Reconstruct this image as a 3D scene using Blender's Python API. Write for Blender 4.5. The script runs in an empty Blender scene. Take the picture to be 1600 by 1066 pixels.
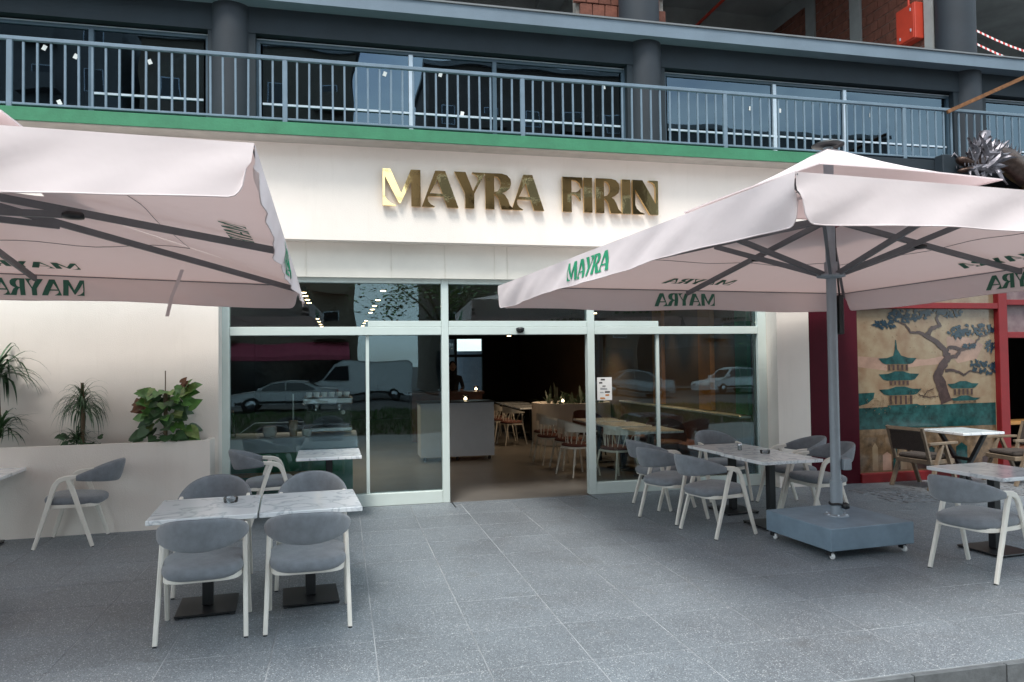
import bpy, math, random
from mathutils import Vector, Matrix
random.seed(7)
R = math.radians
sc = bpy.context.scene
col = sc.collection

# ------------------------------------------------------------------ camera
YAW, PITCH, ROLL = 0.2274224, 0.0273251, -0.0121309
_f = Vector((math.sin(YAW)*math.cos(PITCH), math.cos(YAW)*math.cos(PITCH), math.sin(PITCH)))
_r = Vector((math.cos(YAW), -math.sin(YAW), 0)); _u = _r.cross(_f)
_r2 = _r*math.cos(ROLL)+_u*math.sin(ROLL); _u2 = _u*math.cos(ROLL)-_r*math.sin(ROLL)
cam_d = bpy.data.cameras.new('camera'); cam = bpy.data.objects.new('camera', cam_d); col.objects.link(cam)
cam.matrix_world = Matrix(((_r2.x, _u2.x, -_f.x, 0), (_r2.y, _u2.y, -_f.y, 0), (_r2.z, _u2.z, -_f.z, 1.80), (0, 0, 0, 1)))
cam_d.sensor_width = 36; cam_d.lens = 1154.09*36/1600; cam_d.clip_start = 0.05; cam_d.clip_end = 2000
sc.camera = cam

# ------------------------------------------------------------------ sky, sun, exposure
SUN_EL, SUN_AZ = R(62), R(206)      # azimuth measured clockwise from +Y, sun behind the camera to the left
w = bpy.data.worlds.new('World'); sc.world = w; w.use_nodes = True
nt = w.node_tree; nt.nodes.clear()
out = nt.nodes.new('ShaderNodeOutputWorld'); bg = nt.nodes.new('ShaderNodeBackground')
sky = nt.nodes.new('ShaderNodeTexSky'); sky.sky_type = 'NISHITA'; sky.sun_disc = False
sky.sun_elevation = SUN_EL; sky.sun_rotation = SUN_AZ; sky.air_density = 1.2; sky.dust_density = 2.0
tc = nt.nodes.new('ShaderNodeTexCoord'); mp = nt.nodes.new('ShaderNodeMapping'); mp.inputs['Scale'].default_value = (1, 1, 2.6)
nz = nt.nodes.new('ShaderNodeTexNoise'); nz.inputs['Scale'].default_value = 2.3; nz.inputs['Detail'].default_value = 7; nz.inputs['Roughness'].default_value = .58
rp = nt.nodes.new('ShaderNodeValToRGB'); rp.color_ramp.elements[0].position = .30; rp.color_ramp.elements[1].position = .56
mixc = nt.nodes.new('ShaderNodeMixRGB'); mixc.inputs['Color2'].default_value = (7.3, 8.5, 9.0, 1)
L = nt.links.new
L(tc.outputs['Generated'], mp.inputs['Vector']); L(mp.outputs['Vector'], nz.inputs['Vector']); L(nz.outputs['Fac'], rp.inputs['Fac'])
L(rp.outputs['Color'], mixc.inputs['Fac']); L(sky.outputs['Color'], mixc.inputs['Color1']); L(mixc.outputs['Color'], bg.inputs['Color'])
bg.inputs['Strength'].default_value = 0.125
L(bg.outputs['Background'], out.inputs['Surface'])
sun_d = bpy.data.lights.new('sun', 'SUN'); sun_d.energy = 1.75; sun_d.angle = R(18); sun_d.color = (1, .95, .88)
sun = bpy.data.objects.new('sun', sun_d); col.objects.link(sun)
sdir = Vector((math.sin(SUN_AZ)*math.cos(SUN_EL), math.cos(SUN_AZ)*math.cos(SUN_EL), math.sin(SUN_EL)))
sun.rotation_euler = (-sdir).to_track_quat('-Z', 'Y').to_euler()
sc.view_settings.view_transform = 'Standard'; sc.view_settings.look = 'None'
sc.view_settings.exposure = 0.98; sc.view_settings.gamma = 1

# ------------------------------------------------------------------ materials
def new_mat(name):
    m = bpy.data.materials.new(name); m.use_nodes = True
    return m, m.node_tree, m.node_tree.nodes['Principled BSDF']
def rgba(c): return (c[0], c[1], c[2], 1)
def M(name, c, rough=.6, metal=0, var=.10, scale=6, bump=0, bscale=60, world=False, spec=.5, c2=None, rnd=0):
    m, t, p = new_mat(name)
    N = t.nodes.new; L = t.links.new
    p.inputs['Roughness'].default_value = rough; p.inputs['Metallic'].default_value = metal
    p.inputs['Specular IOR Level'].default_value = spec
    if world: src = N('ShaderNodeNewGeometry').outputs['Position']
    else: src = N('ShaderNodeTexCoord').outputs['Object']
    n = N('ShaderNodeTexNoise'); n.inputs['Scale'].default_value = scale; n.inputs['Detail'].default_value = 6; n.inputs['Roughness'].default_value = .6
    L(src, n.inputs['Vector'])
    mx = N('ShaderNodeMixRGB'); mr = N('ShaderNodeMapRange'); mr.inputs[1].default_value = .3; mr.inputs[2].default_value = .7
    L(n.outputs['Fac'], mr.inputs[0]); L(mr.outputs[0], mx.inputs['Fac'])
    a = [x*(1-var) for x in c]; b = c2 or [min(1, x*(1+var)) for x in c]
    mx.inputs['Color1'].default_value = rgba(a); mx.inputs['Color2'].default_value = rgba(b)
    o = mx.outputs['Color']
    if rnd:
        oi = N('ShaderNodeObjectInfo'); hs = N('ShaderNodeHueSaturation'); m2 = N('ShaderNodeMapRange')
        m2.inputs[3].default_value = 1-rnd; m2.inputs[4].default_value = 1+rnd
        L(oi.outputs['Random'], m2.inputs[0]); L(m2.outputs[0], hs.inputs['Value']); L(o, hs.inputs['Color']); o = hs.outputs['Color']
    L(o, p.inputs['Base Color'])
    if bump:
        n2 = N('ShaderNodeTexNoise'); n2.inputs['Scale'].default_value = bscale; n2.inputs['Detail'].default_value = 4
        L(src, n2.inputs['Vector']); bm = N('ShaderNodeBump'); bm.inputs['Strength'].default_value = bump; bm.inputs['Distance'].default_value = .01
        L(n2.outputs['Fac'], bm.inputs['Height']); L(bm.outputs['Normal'], p.inputs['Normal'])
    return m
def glass(name, tint=(.86, .93, .9), ior=1.6, rough=0, gloss=(.95, .95, .95)):
    m = bpy.data.materials.new(name); m.use_nodes = True; t = m.node_tree; t.nodes.clear(); N = t.nodes.new; L = t.links.new
    o = N('ShaderNodeOutputMaterial'); mx = N('ShaderNodeMixShader'); fr = N('ShaderNodeFresnel'); fr.inputs['IOR'].default_value = ior
    tr = N('ShaderNodeBsdfTransparent'); tr.inputs['Color'].default_value = rgba(tint)
    gl = N('ShaderNodeBsdfGlossy'); gl.inputs['Roughness'].default_value = rough; gl.inputs['Color'].default_value = rgba(gloss)
    # slight waviness of float glass
    g = N('ShaderNodeNewGeometry'); n = N('ShaderNodeTexNoise'); n.inputs['Scale'].default_value = 1.1; n.inputs['Detail'].default_value = 1
    bm = N('ShaderNodeBump'); bm.inputs['Strength'].default_value = .10; bm.inputs['Distance'].default_value = .03
    L(g.outputs['Position'], n.inputs['Vector']); L(n.outputs['Fac'], bm.inputs['Height']); L(bm.outputs['Normal'], gl.inputs['Normal'])
    L(fr.outputs['Fac'], mx.inputs['Fac']); L(tr.outputs[0], mx.inputs[1]); L(gl.outputs[0], mx.inputs[2]); L(mx.outputs[0], o.inputs['Surface'])
    return m
def emis(name, c, s):
    m, t, p = new_mat(name); p.inputs['Base Color'].default_value = rgba(c)
    p.inputs['Emission Color'].default_value = rgba(c); p.inputs['Emission Strength'].default_value = s
    return m
def fabric(name, c, trans=.35):
    m = bpy.data.materials.new(name); m.use_nodes = True; t = m.node_tree; t.nodes.clear(); N = t.nodes.new; L = t.links.new
    o = N('ShaderNodeOutputMaterial'); mx = N('ShaderNodeMixShader'); mx.inputs['Fac'].default_value = trans
    d = N('ShaderNodeBsdfDiffuse'); tr = N('ShaderNodeBsdfTranslucent')
    g = N('ShaderNodeNewGeometry'); n = N('ShaderNodeTexNoise'); n.inputs['Scale'].default_value = 2.5; n.inputs['Detail'].default_value = 8
    L(g.outputs['Position'], n.inputs['Vector'])
    cm = N('ShaderNodeMixRGB'); cm.inputs['Color1'].default_value = rgba([x*.97 for x in c]); cm.inputs['Color2'].default_value = rgba([min(1, x*1.02) for x in c])
    L(n.outputs['Fac'], cm.inputs['Fac']); L(cm.outputs[0], d.inputs['Color'])
    tr.inputs['Color'].default_value = rgba((c[0]*.66, c[1]*.50, c[2]*.45))
    wv = N('ShaderNodeTexNoise'); wv.inputs['Scale'].default_value = 5; wv.inputs['Detail'].default_value = 3; L(g.outputs['Position'], wv.inputs['Vector'])
    bm = N('ShaderNodeBump'); bm.inputs['Strength'].default_value = .12; bm.inputs['Distance'].default_value = .05
    L(wv.outputs['Fac'], bm.inputs['Height']); L(bm.outputs['Normal'], d.inputs['Normal'])
    L(d.outputs[0], mx.inputs[1]); L(tr.outputs[0], mx.inputs[2]); L(mx.outputs[0], o.inputs['Surface'])
    return m
def terrazzo(name, base, rough=.42):
    m, t, p = new_mat(name); N = t.nodes.new; L = t.links.new
    g = N('ShaderNodeNewGeometry').outputs['Position']
    def vor(s):
        v = N('ShaderNodeTexVoronoi'); v.inputs['Scale'].default_value = s; L(g, v.inputs['Vector']); return v
    big = N('ShaderNodeTexNoise'); big.inputs['Scale'].default_value = .9; big.inputs['Detail'].default_value = 7; big.inputs['Roughness'].default_value = .65; L(g, big.inputs['Vector'])
    mr = N('ShaderNodeMapRange'); mr.inputs[1].default_value = .3; mr.inputs[2].default_value = .72; L(big.outputs['Fac'], mr.inputs[0])
    mx = N('ShaderNodeMixRGB'); mx.inputs['Color1'].default_value = rgba([base[0]*.80, base[1]*.77, base[2]*.76]); mx.inputs['Color2'].default_value = rgba([x*1.15 for x in base])
    L(mr.outputs[0], mx.inputs['Fac'])
    def speck(prev, scale, lo, hi, colr, seed_axis):
        v = vor(scale); sp = N('ShaderNodeSeparateColor'); L(v.outputs['Color'], sp.inputs[0])
        gt = N('ShaderNodeMath'); gt.operation = 'GREATER_THAN'; gt.inputs[1].default_value = lo; L(sp.outputs[seed_axis], gt.inputs[0])
        lt = N('ShaderNodeMath'); lt.operation = 'LESS_THAN'; lt.inputs[1].default_value = hi; L(v.outputs['Distance'], lt.inputs[0])
        mu = N('ShaderNodeMath'); mu.operation = 'MULTIPLY'; L(gt.outputs[0], mu.inputs[0]); L(lt.outputs[0], mu.inputs[1])
        q = N('ShaderNodeMixRGB'); q.inputs['Color2'].default_value = rgba(colr); L(prev, q.inputs['Color1']); L(mu.outputs[0], q.inputs['Fac']); return q.outputs[0]
    o = speck(mx.outputs[0], 150, .60, .45, (.31, .34, .365), 0)
    o = speck(o, 105, .72, .42, (.085, .095, .115), 1)
    o = speck(o, 90, .93, .36, (.44, .46, .47), 2)
    oi = N('ShaderNodeObjectInfo'); hs = N('ShaderNodeHueSaturation'); m2 = N('ShaderNodeMapRange'); m2.inputs[3].default_value = .93; m2.inputs[4].default_value = 1.06
    L(oi.outputs['Random'], m2.inputs[0]); L(m2.outputs[0], hs.inputs['Value']); L(o, hs.inputs['Color'])
    st = N('ShaderNodeTexNoise'); st.inputs['Scale'].default_value = 2.3; st.inputs['Detail'].default_value = 9; st.inputs['Roughness'].default_value = .7; st.inputs['Distortion'].default_value = .6; L(g, st.inputs['Vector'])
    sm_ = N('ShaderNodeMapRange'); sm_.inputs[1].default_value = .56; sm_.inputs[2].default_value = .78; sm_.inputs[4].default_value = .55; L(st.outputs['Fac'], sm_.inputs[0])
    sx = N('ShaderNodeMixRGB'); sx.inputs['Color2'].default_value = (.085, .08, .075, 1); L(sm_.outputs[0], sx.inputs['Fac']); L(hs.outputs['Color'], sx.inputs['Color1'])
    wt = N('ShaderNodeTexNoise'); wt.inputs['Scale'].default_value = 1.7; wt.inputs['Detail'].default_value = 10; wt.inputs['Roughness'].default_value = .75; wt.inputs['Distortion'].default_value = 1.5
    of = N('ShaderNodeVectorMath'); of.inputs[1].default_value = (7.3, 2.1, 0); L(g, of.inputs[0]); L(of.outputs[0], wt.inputs['Vector'])
    wm_ = N('ShaderNodeMapRange'); wm_.inputs[1].default_value = .62; wm_.inputs[2].default_value = .82; wm_.inputs[4].default_value = .5; L(wt.outputs['Fac'], wm_.inputs[0])
    wx = N('ShaderNodeMixRGB'); wx.inputs['Color2'].default_value = (.36, .37, .375, 1); L(wm_.outputs[0], wx.inputs['Fac']); L(sx.outputs[0], wx.inputs['Color1'])
    L(wx.outputs[0], p.inputs['Base Color'])
    r2 = N('ShaderNodeMapRange'); r2.inputs[3].default_value = rough-.1; r2.inputs[4].default_value = rough+.22; L(big.outputs['Fac'], r2.inputs[0]); L(r2.outputs[0], p.inputs['Roughness'])
    return m
def marble(name):
    m, t, p = new_mat(name); N = t.nodes.new; L = t.links.new
    src = N('ShaderNodeNewGeometry').outputs['Position']
    n = N('ShaderNodeTexNoise'); n.inputs['Scale'].default_value = 3.4; n.inputs['Detail'].default_value = 9; n.inputs['Distortion'].default_value = 1.2; L(src, n.inputs['Vector'])
    r = N('ShaderNodeValToRGB'); e = r.color_ramp.elements
    e[0].position = .455; e[0].color = (.76, .79, .82, 1); e[1].position = .54; e[1].color = (.80, .82, .84, 1)
    k = e.new(.497); k.color = (.52, .56, .60, 1)
    L(n.outputs['Fac'], r.inputs[0]); L(r.outputs[0], p.inputs['Base Color']); p.inputs['Roughness'].default_value = .12
    return m

m_cream = M('cream_stucco', (.80, .74, .68), .85, var=.05, scale=.9, bump=.3, bscale=90, world=True, spec=.2)
t_ = m_cream.node_tree; p_ = t_.nodes['Principled BSDF']; old = p_.inputs['Base Color'].links[0].from_socket
g_ = t_.nodes.new('ShaderNodeNewGeometry'); mp2 = t_.nodes.new('ShaderNodeMapping'); mp2.inputs['Scale'].default_value = (3.2, 3.2, .25)
n_ = t_.nodes.new('ShaderNodeTexNoise'); n_.inputs['Scale'].default_value = 2.2; n_.inputs['Detail'].default_value = 8; n_.inputs['Roughness'].default_value = .7
r_ = t_.nodes.new('ShaderNodeMapRange'); r_.inputs[1].default_value = .55; r_.inputs[2].default_value = .85; r_.inputs[4].default_value = .3
x_ = t_.nodes.new('ShaderNodeMixRGB'); x_.inputs['Color2'].default_value = (.60, .55, .48, 1)
t_.links.new(g_.outputs['Position'], mp2.inputs['Vector']); t_.links.new(mp2.outputs[0], n_.inputs['Vector']); t_.links.new(n_.outputs['Fac'], r_.inputs[0]); t_.links.new(r_.outputs[0], x_.inputs['Fac']); t_.links.new(old, x_.inputs['Color1']); t_.links.new(x_.outputs[0], p_.inputs['Base Color'])
m_band = M('cream_board', (.74, .71, .64), .8, var=.06, scale=2, bump=.1, world=True)
m_green = M('green_slab_paint', (.036, .185, .095), .7, var=.15, scale=5, bump=.2, bscale=40, world=True)
m_dark = M('slate_paint', (.011, .020, .029), .75, var=.18, scale=1.7, bump=.15, bscale=50, world=True)
m_col = M('column_paint', (.019, .026, .036), .7, var=.16, scale=1.6, bump=.12, bscale=40, world=True)
m_cornice = M('cornice_paint', (.145, .195, .245), .7, var=.1, scale=1.5, bump=.1, world=True)
m_rail = M('railing_paint', (.135, .195, .25), .5, var=.12, scale=6, world=True)
m_frame = M('mint_frame', (.60, .68, .65), .4, var=.04, scale=3, world=True)
m_upframe = M('upper_frame', (.06, .10, .14), .4, var=.1, world=True)
m_alu = M('bright_aluminium', (.55, .62, .70), .35, .3, var=.1, world=True)
m_glass = glass('shop_glass', (.91, .97, .96), 1.66, gloss=(.72, .92, 1.0))
m_upglass = glass('upper_glass', (.30, .38, .44), 2.5, gloss=(.36, .50, .63))
m_gold = M('polished_gold', (.86, .63, .31), .03, 1, var=.05, bump=.06, bscale=5)
m_tile = terrazzo('terrazzo', (.158, .183, .205))
m_grout = M('grout', (.28, .295, .31), .9, var=.5, scale=1.6, world=True)
m_kerb = M('kerb_stone', (.10, .108, .115), .8, var=.25, scale=9, bump=.4, bscale=40, rnd=.15)
m_paver = M('street_paver', (.16, .155, .15), .85, var=.2, scale=4, world=True, rnd=.15)
m_asph = M('asphalt', (.05, .05, .053), .9, var=.2, scale=3, bump=.3, world=True)
m_grass = M('grass_blade', (.05, .11, .022), .7, var=.3, scale=3, world=True)
m_soil = M('soil', (.05, .038, .028), .95, var=.3, bump=.6, bscale=30)
m_canvas = fabric('umbrella_canvas', (.83, .745, .755), .24)
m_print = M('green_print', (.012, .27, .13), .75, var=.05)
m_print_in = M('green_print_inside', (.045, .155, .105), .8, var=.05)
m_umet = M('umbrella_metal', (.27, .31, .35), .45, .2, var=.08)
m_umetd = M('umbrella_rib', (.15, .16, .175), .5, .2, var=.08)
m_ubase = M('umbrella_base_paint', (.18, .25, .315), .42, .0, var=.16, scale=5, bump=.08, bscale=30)
m_black = M('black_metal', (.012, .013, .015), .4, var=.2)
m_plast = M('white_plastic', (.7, .7, .7), .4)
m_wood = M('white_painted_wood', (.72, .69, .63), .5, var=.05, scale=12)
m_uph = M('grey_velvet', (.165, .182, .205), .85, var=.16, scale=14, bump=.3, bscale=220, rnd=.10)
for mm in (m_uph,):
    mm.node_tree.nodes['Principled BSDF'].inputs['Sheen Weight'].default_value = .35
m_marble = marble('white_marble')
m_leafd = M('dark_leaf', (.035, .085, .032), .45, var=.4, scale=9)
m_leafg = M('bright_leaf', (.085, .205, .045), .4, var=.4, scale=12, rnd=.2)
m_leafb = M('dry_leaf', (.16, .07, .035), .7, var=.4, scale=14)
m_leafy = M('variegated_leaf', (.17, .25, .07), .45, var=.4, scale=20)
m_stem = M('plant_stem', (.12, .085, .05), .8, var=.3)
m_maroon = M('maroon_paint', (.06, .004, .011), .7, var=.08, spec=.15, world=True, bump=.1)
m_red = M('red_frame_paint', (.19, .006, .009), .5, var=.08, world=True)
m_brick = M('hollow_brick', (.17, .062, .042), .9, var=.25, scale=9, bump=.5, bscale=40, rnd=.25)
m_mortar = M('mortar', (.25, .23, .21), .95, var=.2, bump=.4, world=True)
m_conc = M('raw_concrete', (.30, .31, .31), .9, var=.2, scale=1.2, bump=.3, bscale=25, world=True)
m_redbox = M('red_cabinet', (.50, .05, .025), .5, var=.08)
m_rust = M('rusty_steel', (.17, .075, .03), .85, var=.4, scale=20, bump=.3)
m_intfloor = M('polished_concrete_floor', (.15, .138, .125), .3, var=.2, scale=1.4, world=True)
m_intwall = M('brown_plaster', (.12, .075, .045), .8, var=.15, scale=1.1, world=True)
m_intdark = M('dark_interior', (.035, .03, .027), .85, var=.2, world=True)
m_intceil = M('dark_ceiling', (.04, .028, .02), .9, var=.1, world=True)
m_ochre = M('ochre_panel', (.36, .17, .045), .6, var=.1, world=True)
m_igreen = M('green_panel', (.03, .20, .09), .35, var=.12, scale=3, world=True)
m_walnut = M('walnut_panel', (.13, .052, .03), .45, var=.25, scale=4, world=True)
m_rust_uph = M('brown_cushion', (.12, .04, .028), .8, var=.15)
m_steel = M('stainless_steel', (.55, .57, .6), .25, .9, var=.05)
m_lgrey = M('pale_grey_laminate', (.58, .64, .74), .45, var=.03)
m_bulb = emis('warm_bulb', (1, .66, .34), 9)
m_flame = emis('warm_candle', (1, .75, .45), 9)
m_paper = M('white_paper', (.78, .78, .77), .7, var=.02)
m_skin = M('skin', (.42, .25, .18), .6)
m_cloth = M('black_cloth', (.015, .015, .018), .9)
m_hair = M('dark_hair', (.012, .009, .008), .6)
m_clear = glass('clear_glassware', (.75, .78, .80), 1.5)

# ------------------------------------------------------------------ mesh helpers
class MB:
    def __init__(s): s.v = []; s.f = []; s.mi = []; s.sm = []
    def add(s, vs, fs, mi=0, smooth=False):
        o = len(s.v); s.v += [tuple(x) for x in vs]
        for f in fs: s.f.append(tuple(i+o for i in f)); s.mi.append(mi); s.sm.append(smooth)
        return s
    def box(s, x0, x1, y0, y1, z0, z1, mi=0):
        vs = [(x0, y0, z0), (x1, y0, z0), (x1, y1, z0), (x0, y1, z0), (x0, y0, z1), (x1, y0, z1), (x1, y1, z1), (x0, y1, z1)]
        return s.add(vs, [(0, 3, 2, 1), (4, 5, 6, 7), (0, 1, 5, 4), (1, 2, 6, 5), (2, 3, 7, 6), (3, 0, 4, 7)], mi)
    def bbox(s, x0, x1, y0, y1, z0, z1, b=.004, mi=0):
        # box with chamfered vertical and horizontal edges
        vs = []; k = 0
        def ring(z, i): return [(x0+i+b, y0+i, z), (x1-i-b, y0+i, z), (x1-i, y0+i+b, z), (x1-i, y1-i-b, z), (x1-i-b, y1-i, z), (x0+i+b, y1-i, z), (x0+i, y1-i-b, z), (x0+i, y0+i+b, z)]
        rings = [ring(z0, b), ring(z0+b, 0), ring(z1-b, 0), ring(z1, b)]
        for r in rings: vs += r
        fs = [tuple(range(7, -1, -1)), tuple(range(24, 32))]
        for a in range(3):
            for i in range(8): fs.append((a*8+i, a*8+(i+1) % 8, a*8+8+(i+1) % 8, a*8+8+i))
        return s.add(vs, fs, mi)
    def tube(s, pts, r, n=8, mi=0, cap=True, smooth=True):
        pts = [Vector(p) for p in pts]; rs = r if isinstance(r, (list, tuple)) else [r]*len(pts)
        vs = []; prev = None
        for i, p in enumerate(pts):
            t = (pts[min(i+1, len(pts)-1)]-pts[max(i-1, 0)]).normalized()
            if prev is None:
                a = Vector((0, 0, 1)) if abs(t.z) < .9 else Vector((1, 0, 0)); u = t.cross(a).normalized()
            else: u = (prev-t*prev.dot(t)).normalized()
            prev = u; v = t.cross(u)
            for k in range(n):
                an = 2*math.pi*k/n; vs.append(p+(u*math.cos(an)+v*math.sin(an))*rs[i])
        fs = [(i*n+k, i*n+(k+1) % n, (i+1)*n+(k+1) % n, (i+1)*n+k) for i in range(len(pts)-1) for k in range(n)]
        s.add(vs, fs, mi, smooth)
        if cap:
            m = len(pts)-1; s.add([vs[k] for k in range(n)], [tuple(range(n-1, -1, -1))], mi); s.add([vs[m*n+k] for k in range(n)], [tuple(range(n))], mi)
        return s
    def beam(s, a, b, wd, hd, up=(0, 0, 1), mi=0, wd2=None, hd2=None):
        a = Vector(a); b = Vector(b); t = (b-a).normalized(); up = Vector(up); sd = t.cross(up)
        if sd.length < 1e-4: sd = t.cross(Vector((1, 0, 0)))
        sd.normalize(); up = sd.cross(t)
        vs = []
        for p, ww, hh in ((a, wd, hd), (b, wd2 or wd, hd2 or hd)):
            for x, y in ((-1, -1), (1, -1), (1, 1), (-1, 1)): vs.append(p+sd*(x*ww/2)+up*(y*hh/2))
        return s.add(vs, [(0, 3, 2, 1), (4, 5, 6, 7), (0, 1, 5, 4), (1, 2, 6, 5), (2, 3, 7, 6), (3, 0, 4, 7)], mi)
    def lathe(s, prof, n=20, c=(0, 0, 0), mi=0, smooth=True):
        vs = []; m = len(prof)
        for r, z in prof:
            for k in range(n): a = 2*math.pi*k/n; vs.append((c[0]+r*math.cos(a), c[1]+r*math.sin(a), c[2]+z))
        fs = [(i*n+k, i*n+(k+1) % n, (i+1)*n+(k+1) % n, (i+1)*n+k) for i in range(m-1) for k in range(n)]
        s.add(vs, fs, mi, smooth)
        s.add(vs[:n], [tuple(range(n-1, -1, -1))], mi); s.add(vs[-n:], [tuple(range(n))], mi)
        return s
    def grid(s, fn, nu, nv, mi=0, smooth=True, wrap_v=False):
        vs = [fn(i/nu, j/nv) for i in range(nu+1) for j in range(nv+(0 if wrap_v else 1))]
        q = nv if wrap_v else nv+1
        fs = [(i*q+j, (i+1)*q+j, (i+1)*q+(j+1) % q, i*q+(j+1) % q) for i in range(nu) for j in range(nv)]
        return s.add(vs, fs, mi, smooth)
    def mesh(s, name, mats):
        me = bpy.data.meshes.new(name); me.from_pydata(s.v, [], s.f)
        for m in (mats if isinstance(mats, (list, tuple)) else [mats]): me.materials.append(m)
        me.polygons.foreach_set('material_index', s.mi); me.polygons.foreach_set('use_smooth', s.sm)
        me.update(); return me
    def build(s, name, mats, parent=None, loc=None):
        return link(name, s.mesh(name, mats), parent, loc)
def link(name, me, parent=None, loc=None, rz=0):
    o = bpy.data.objects.new(name, me); col.objects.link(o)
    if parent: o.parent = parent
    if loc: o.location = loc
    if rz: o.rotation_euler.z = rz
    return o
def tag(o, label, cat, group=None):
    o['label'] = label; o['category'] = cat
    if group: o['group'] = group
    return o
def thing(name, loc, label, cat, group=None, rz=0):
    o = link(name, None, None, loc, rz); return tag(o, label, cat, group)
def struct(o): o['kind'] = 'structure'; return o
def kids(o): return [c for c in bpy.data.objects if c.parent == o]
def dup(root, loc, rz, label, group=None):
    r = root.copy(); col.objects.link(r); r.location = loc; r.rotation_euler.z = rz; r['label'] = label
    if group: r['group'] = group
    for ch in TREE[root.name]:
        c = ch.copy(); col.objects.link(c); c.parent = r
        for g in TREE.get(ch.name, []):
            d = g.copy(); col.objects.link(d); d.parent = c
    return r
TREE = {}
def remember(root):
    TREE[root.name] = kids(root)
    for c in TREE[root.name]: TREE[c.name] = kids(c)
def smooth01(t): t = max(0, min(1, t)); return t*t*(3-2*t)

# ------------------------------------------------------------------ letters (outline, holes) in units of 187 = cap height
LET = {
 'M': (202, [(0, 187), (42, 187), (98, 66), (150, 187), (202, 187), (202, 0), (152, 0), (152, 128), (95, 14), (86, 14), (12, 150), (12, 50), (22, 32), (42, 14), (70, 4), (70, 0), (0, 0)], []),
 'A': (190, [(70, 187), (122, 187), (190, 0), (132, 0), (112, 56), (34, 56), (30, 44), (34, 28), (46, 14), (66, 4), (66, 0), (0, 0)], [[(42, 70), (107, 70), (82, 142)]]),
 'Y': (166, [(0, 187), (60, 187), (100, 90), (128, 146), (126, 164), (112, 176), (95, 181), (95, 187), (166, 187), (106, 76), (106, 0), (57, 0), (57, 76)], []),
 'R': (150, [(0, 187), (90, 187), (118, 180), (136, 160), (140, 137), (132, 111), (112, 94), (90, 86), (106, 76), (120, 53), (132, 23), (150, 6), (150, 0), (86, 0), (80, 23), (72, 55), (60, 72), (48, 79), (48, 0), (0, 0)], [[(48, 171), (66, 169), (80, 152), (84, 132), (78, 109), (64, 94), (48, 90)]]),
 'F': (106, [(0, 187), (106, 187), (106, 132), (100, 132), (90, 156), (74, 168), (48, 171), (48, 106), (70, 106), (86, 114), (95, 126), (97, 126), (97, 62), (93, 62), (84, 80), (70, 92), (48, 94), (48, 0), (0, 0)], []),
 'I': (45, [(0, 0), (45, 0), (45, 187), (0, 187)], []),
 'N': (142, [(0, 187), (55, 187), (128, 60), (128, 150), (122, 168), (108, 178), (90, 181), (90, 187), (142, 187), (142, 0), (95, 0), (14, 135), (14, 50), (22, 30), (40, 14), (66, 4), (66, 0), (0, 0)], []),
}
def tri_poly(outer, holes):
    from mathutils.geometry import tessellate_polygon
    loops = [[Vector((x, y, 0)) for x, y in outer]]+[[Vector((x, y, 0)) for x, y in h] for h in holes]
    pts = [(p.x, p.y) for l in loops for p in l]
    return pts, [tuple(t) for t in tessellate_polygon(loops)], loops
def letter_solid(ch, s, depth):
    # front at y=0, back at y=depth, x right, z up
    pts, tris, loops = tri_poly(LET[ch][1], LET[ch][2]); n = len(pts); mb = MB()
    def orient(t):
        a, b, c = (pts[i] for i in t); return t if (b[0]-a[0])*(c[1]-a[1])-(b[1]-a[1])*(c[0]-a[0]) > 0 else (t[0], t[2], t[1])
    tris = [orient(t) for t in tris]
    vs = [(x*s, 0, y*s) for x, y in pts]+[(x*s, depth, y*s) for x, y in pts]
    mb.add(vs, [(t[0], t[1], t[2]) for t in tris]+[(t[2]+n, t[1]+n, t[0]+n) for t in tris])
    o = 0
    for l in loops:
        k = len(l); mb.add(vs, [(o+i, o+i+n, o+(i+1) % k+n, o+(i+1) % k) for i in range(k)]); o += k
    return mb
def word_layout(word, gap=10):
    x = 0; out = []
    for i, ch in enumerate(word):
        out.append((ch, x)); nx = x+LET[ch][0]+gap
        if i+1 < len(word) and (ch+word[i+1]) in ('AY', 'RA'): nx -= 22
        if i+1 < len(word) and (ch+word[i+1]) in ('YR',): nx -= 6
        x = nx
    return out, x-gap
def word_flat(word):
    """triangles of the whole word cut in narrow vertical strips: list of 2D triangles, width"""
    import bmesh
    lay, W = word_layout(word); bm = bmesh.new()
    for ch, x0 in lay:
        pts, tris, _ = tri_poly(LET[ch][1], LET[ch][2]); vs = [bm.verts.new((x0+x, y, 0)) for x, y in pts]
        for t in tris:
            try: bm.faces.new([vs[i] for i in t])
            except ValueError: pass
    x = 25
    while x < W:
        bmesh.ops.bisect_plane(bm, geom=bm.verts[:]+bm.edges[:]+bm.faces[:], plane_co=(x, 0, 0), plane_no=(1, 0, 0)); x += 40
    bmesh.ops.bisect_plane(bm, geom=bm.verts[:]+bm.edges[:]+bm.faces[:], plane_co=(0, 93, 0), plane_no=(0, 1, 0))
    bm.verts.index_update(); v = [(q.co.x, q.co.y) for q in bm.verts]; f = [tuple(q.index for q in g.verts) for g in bm.faces]; bm.free()
    return v, f, W
WORD = word_flat('MAYRA')

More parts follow.
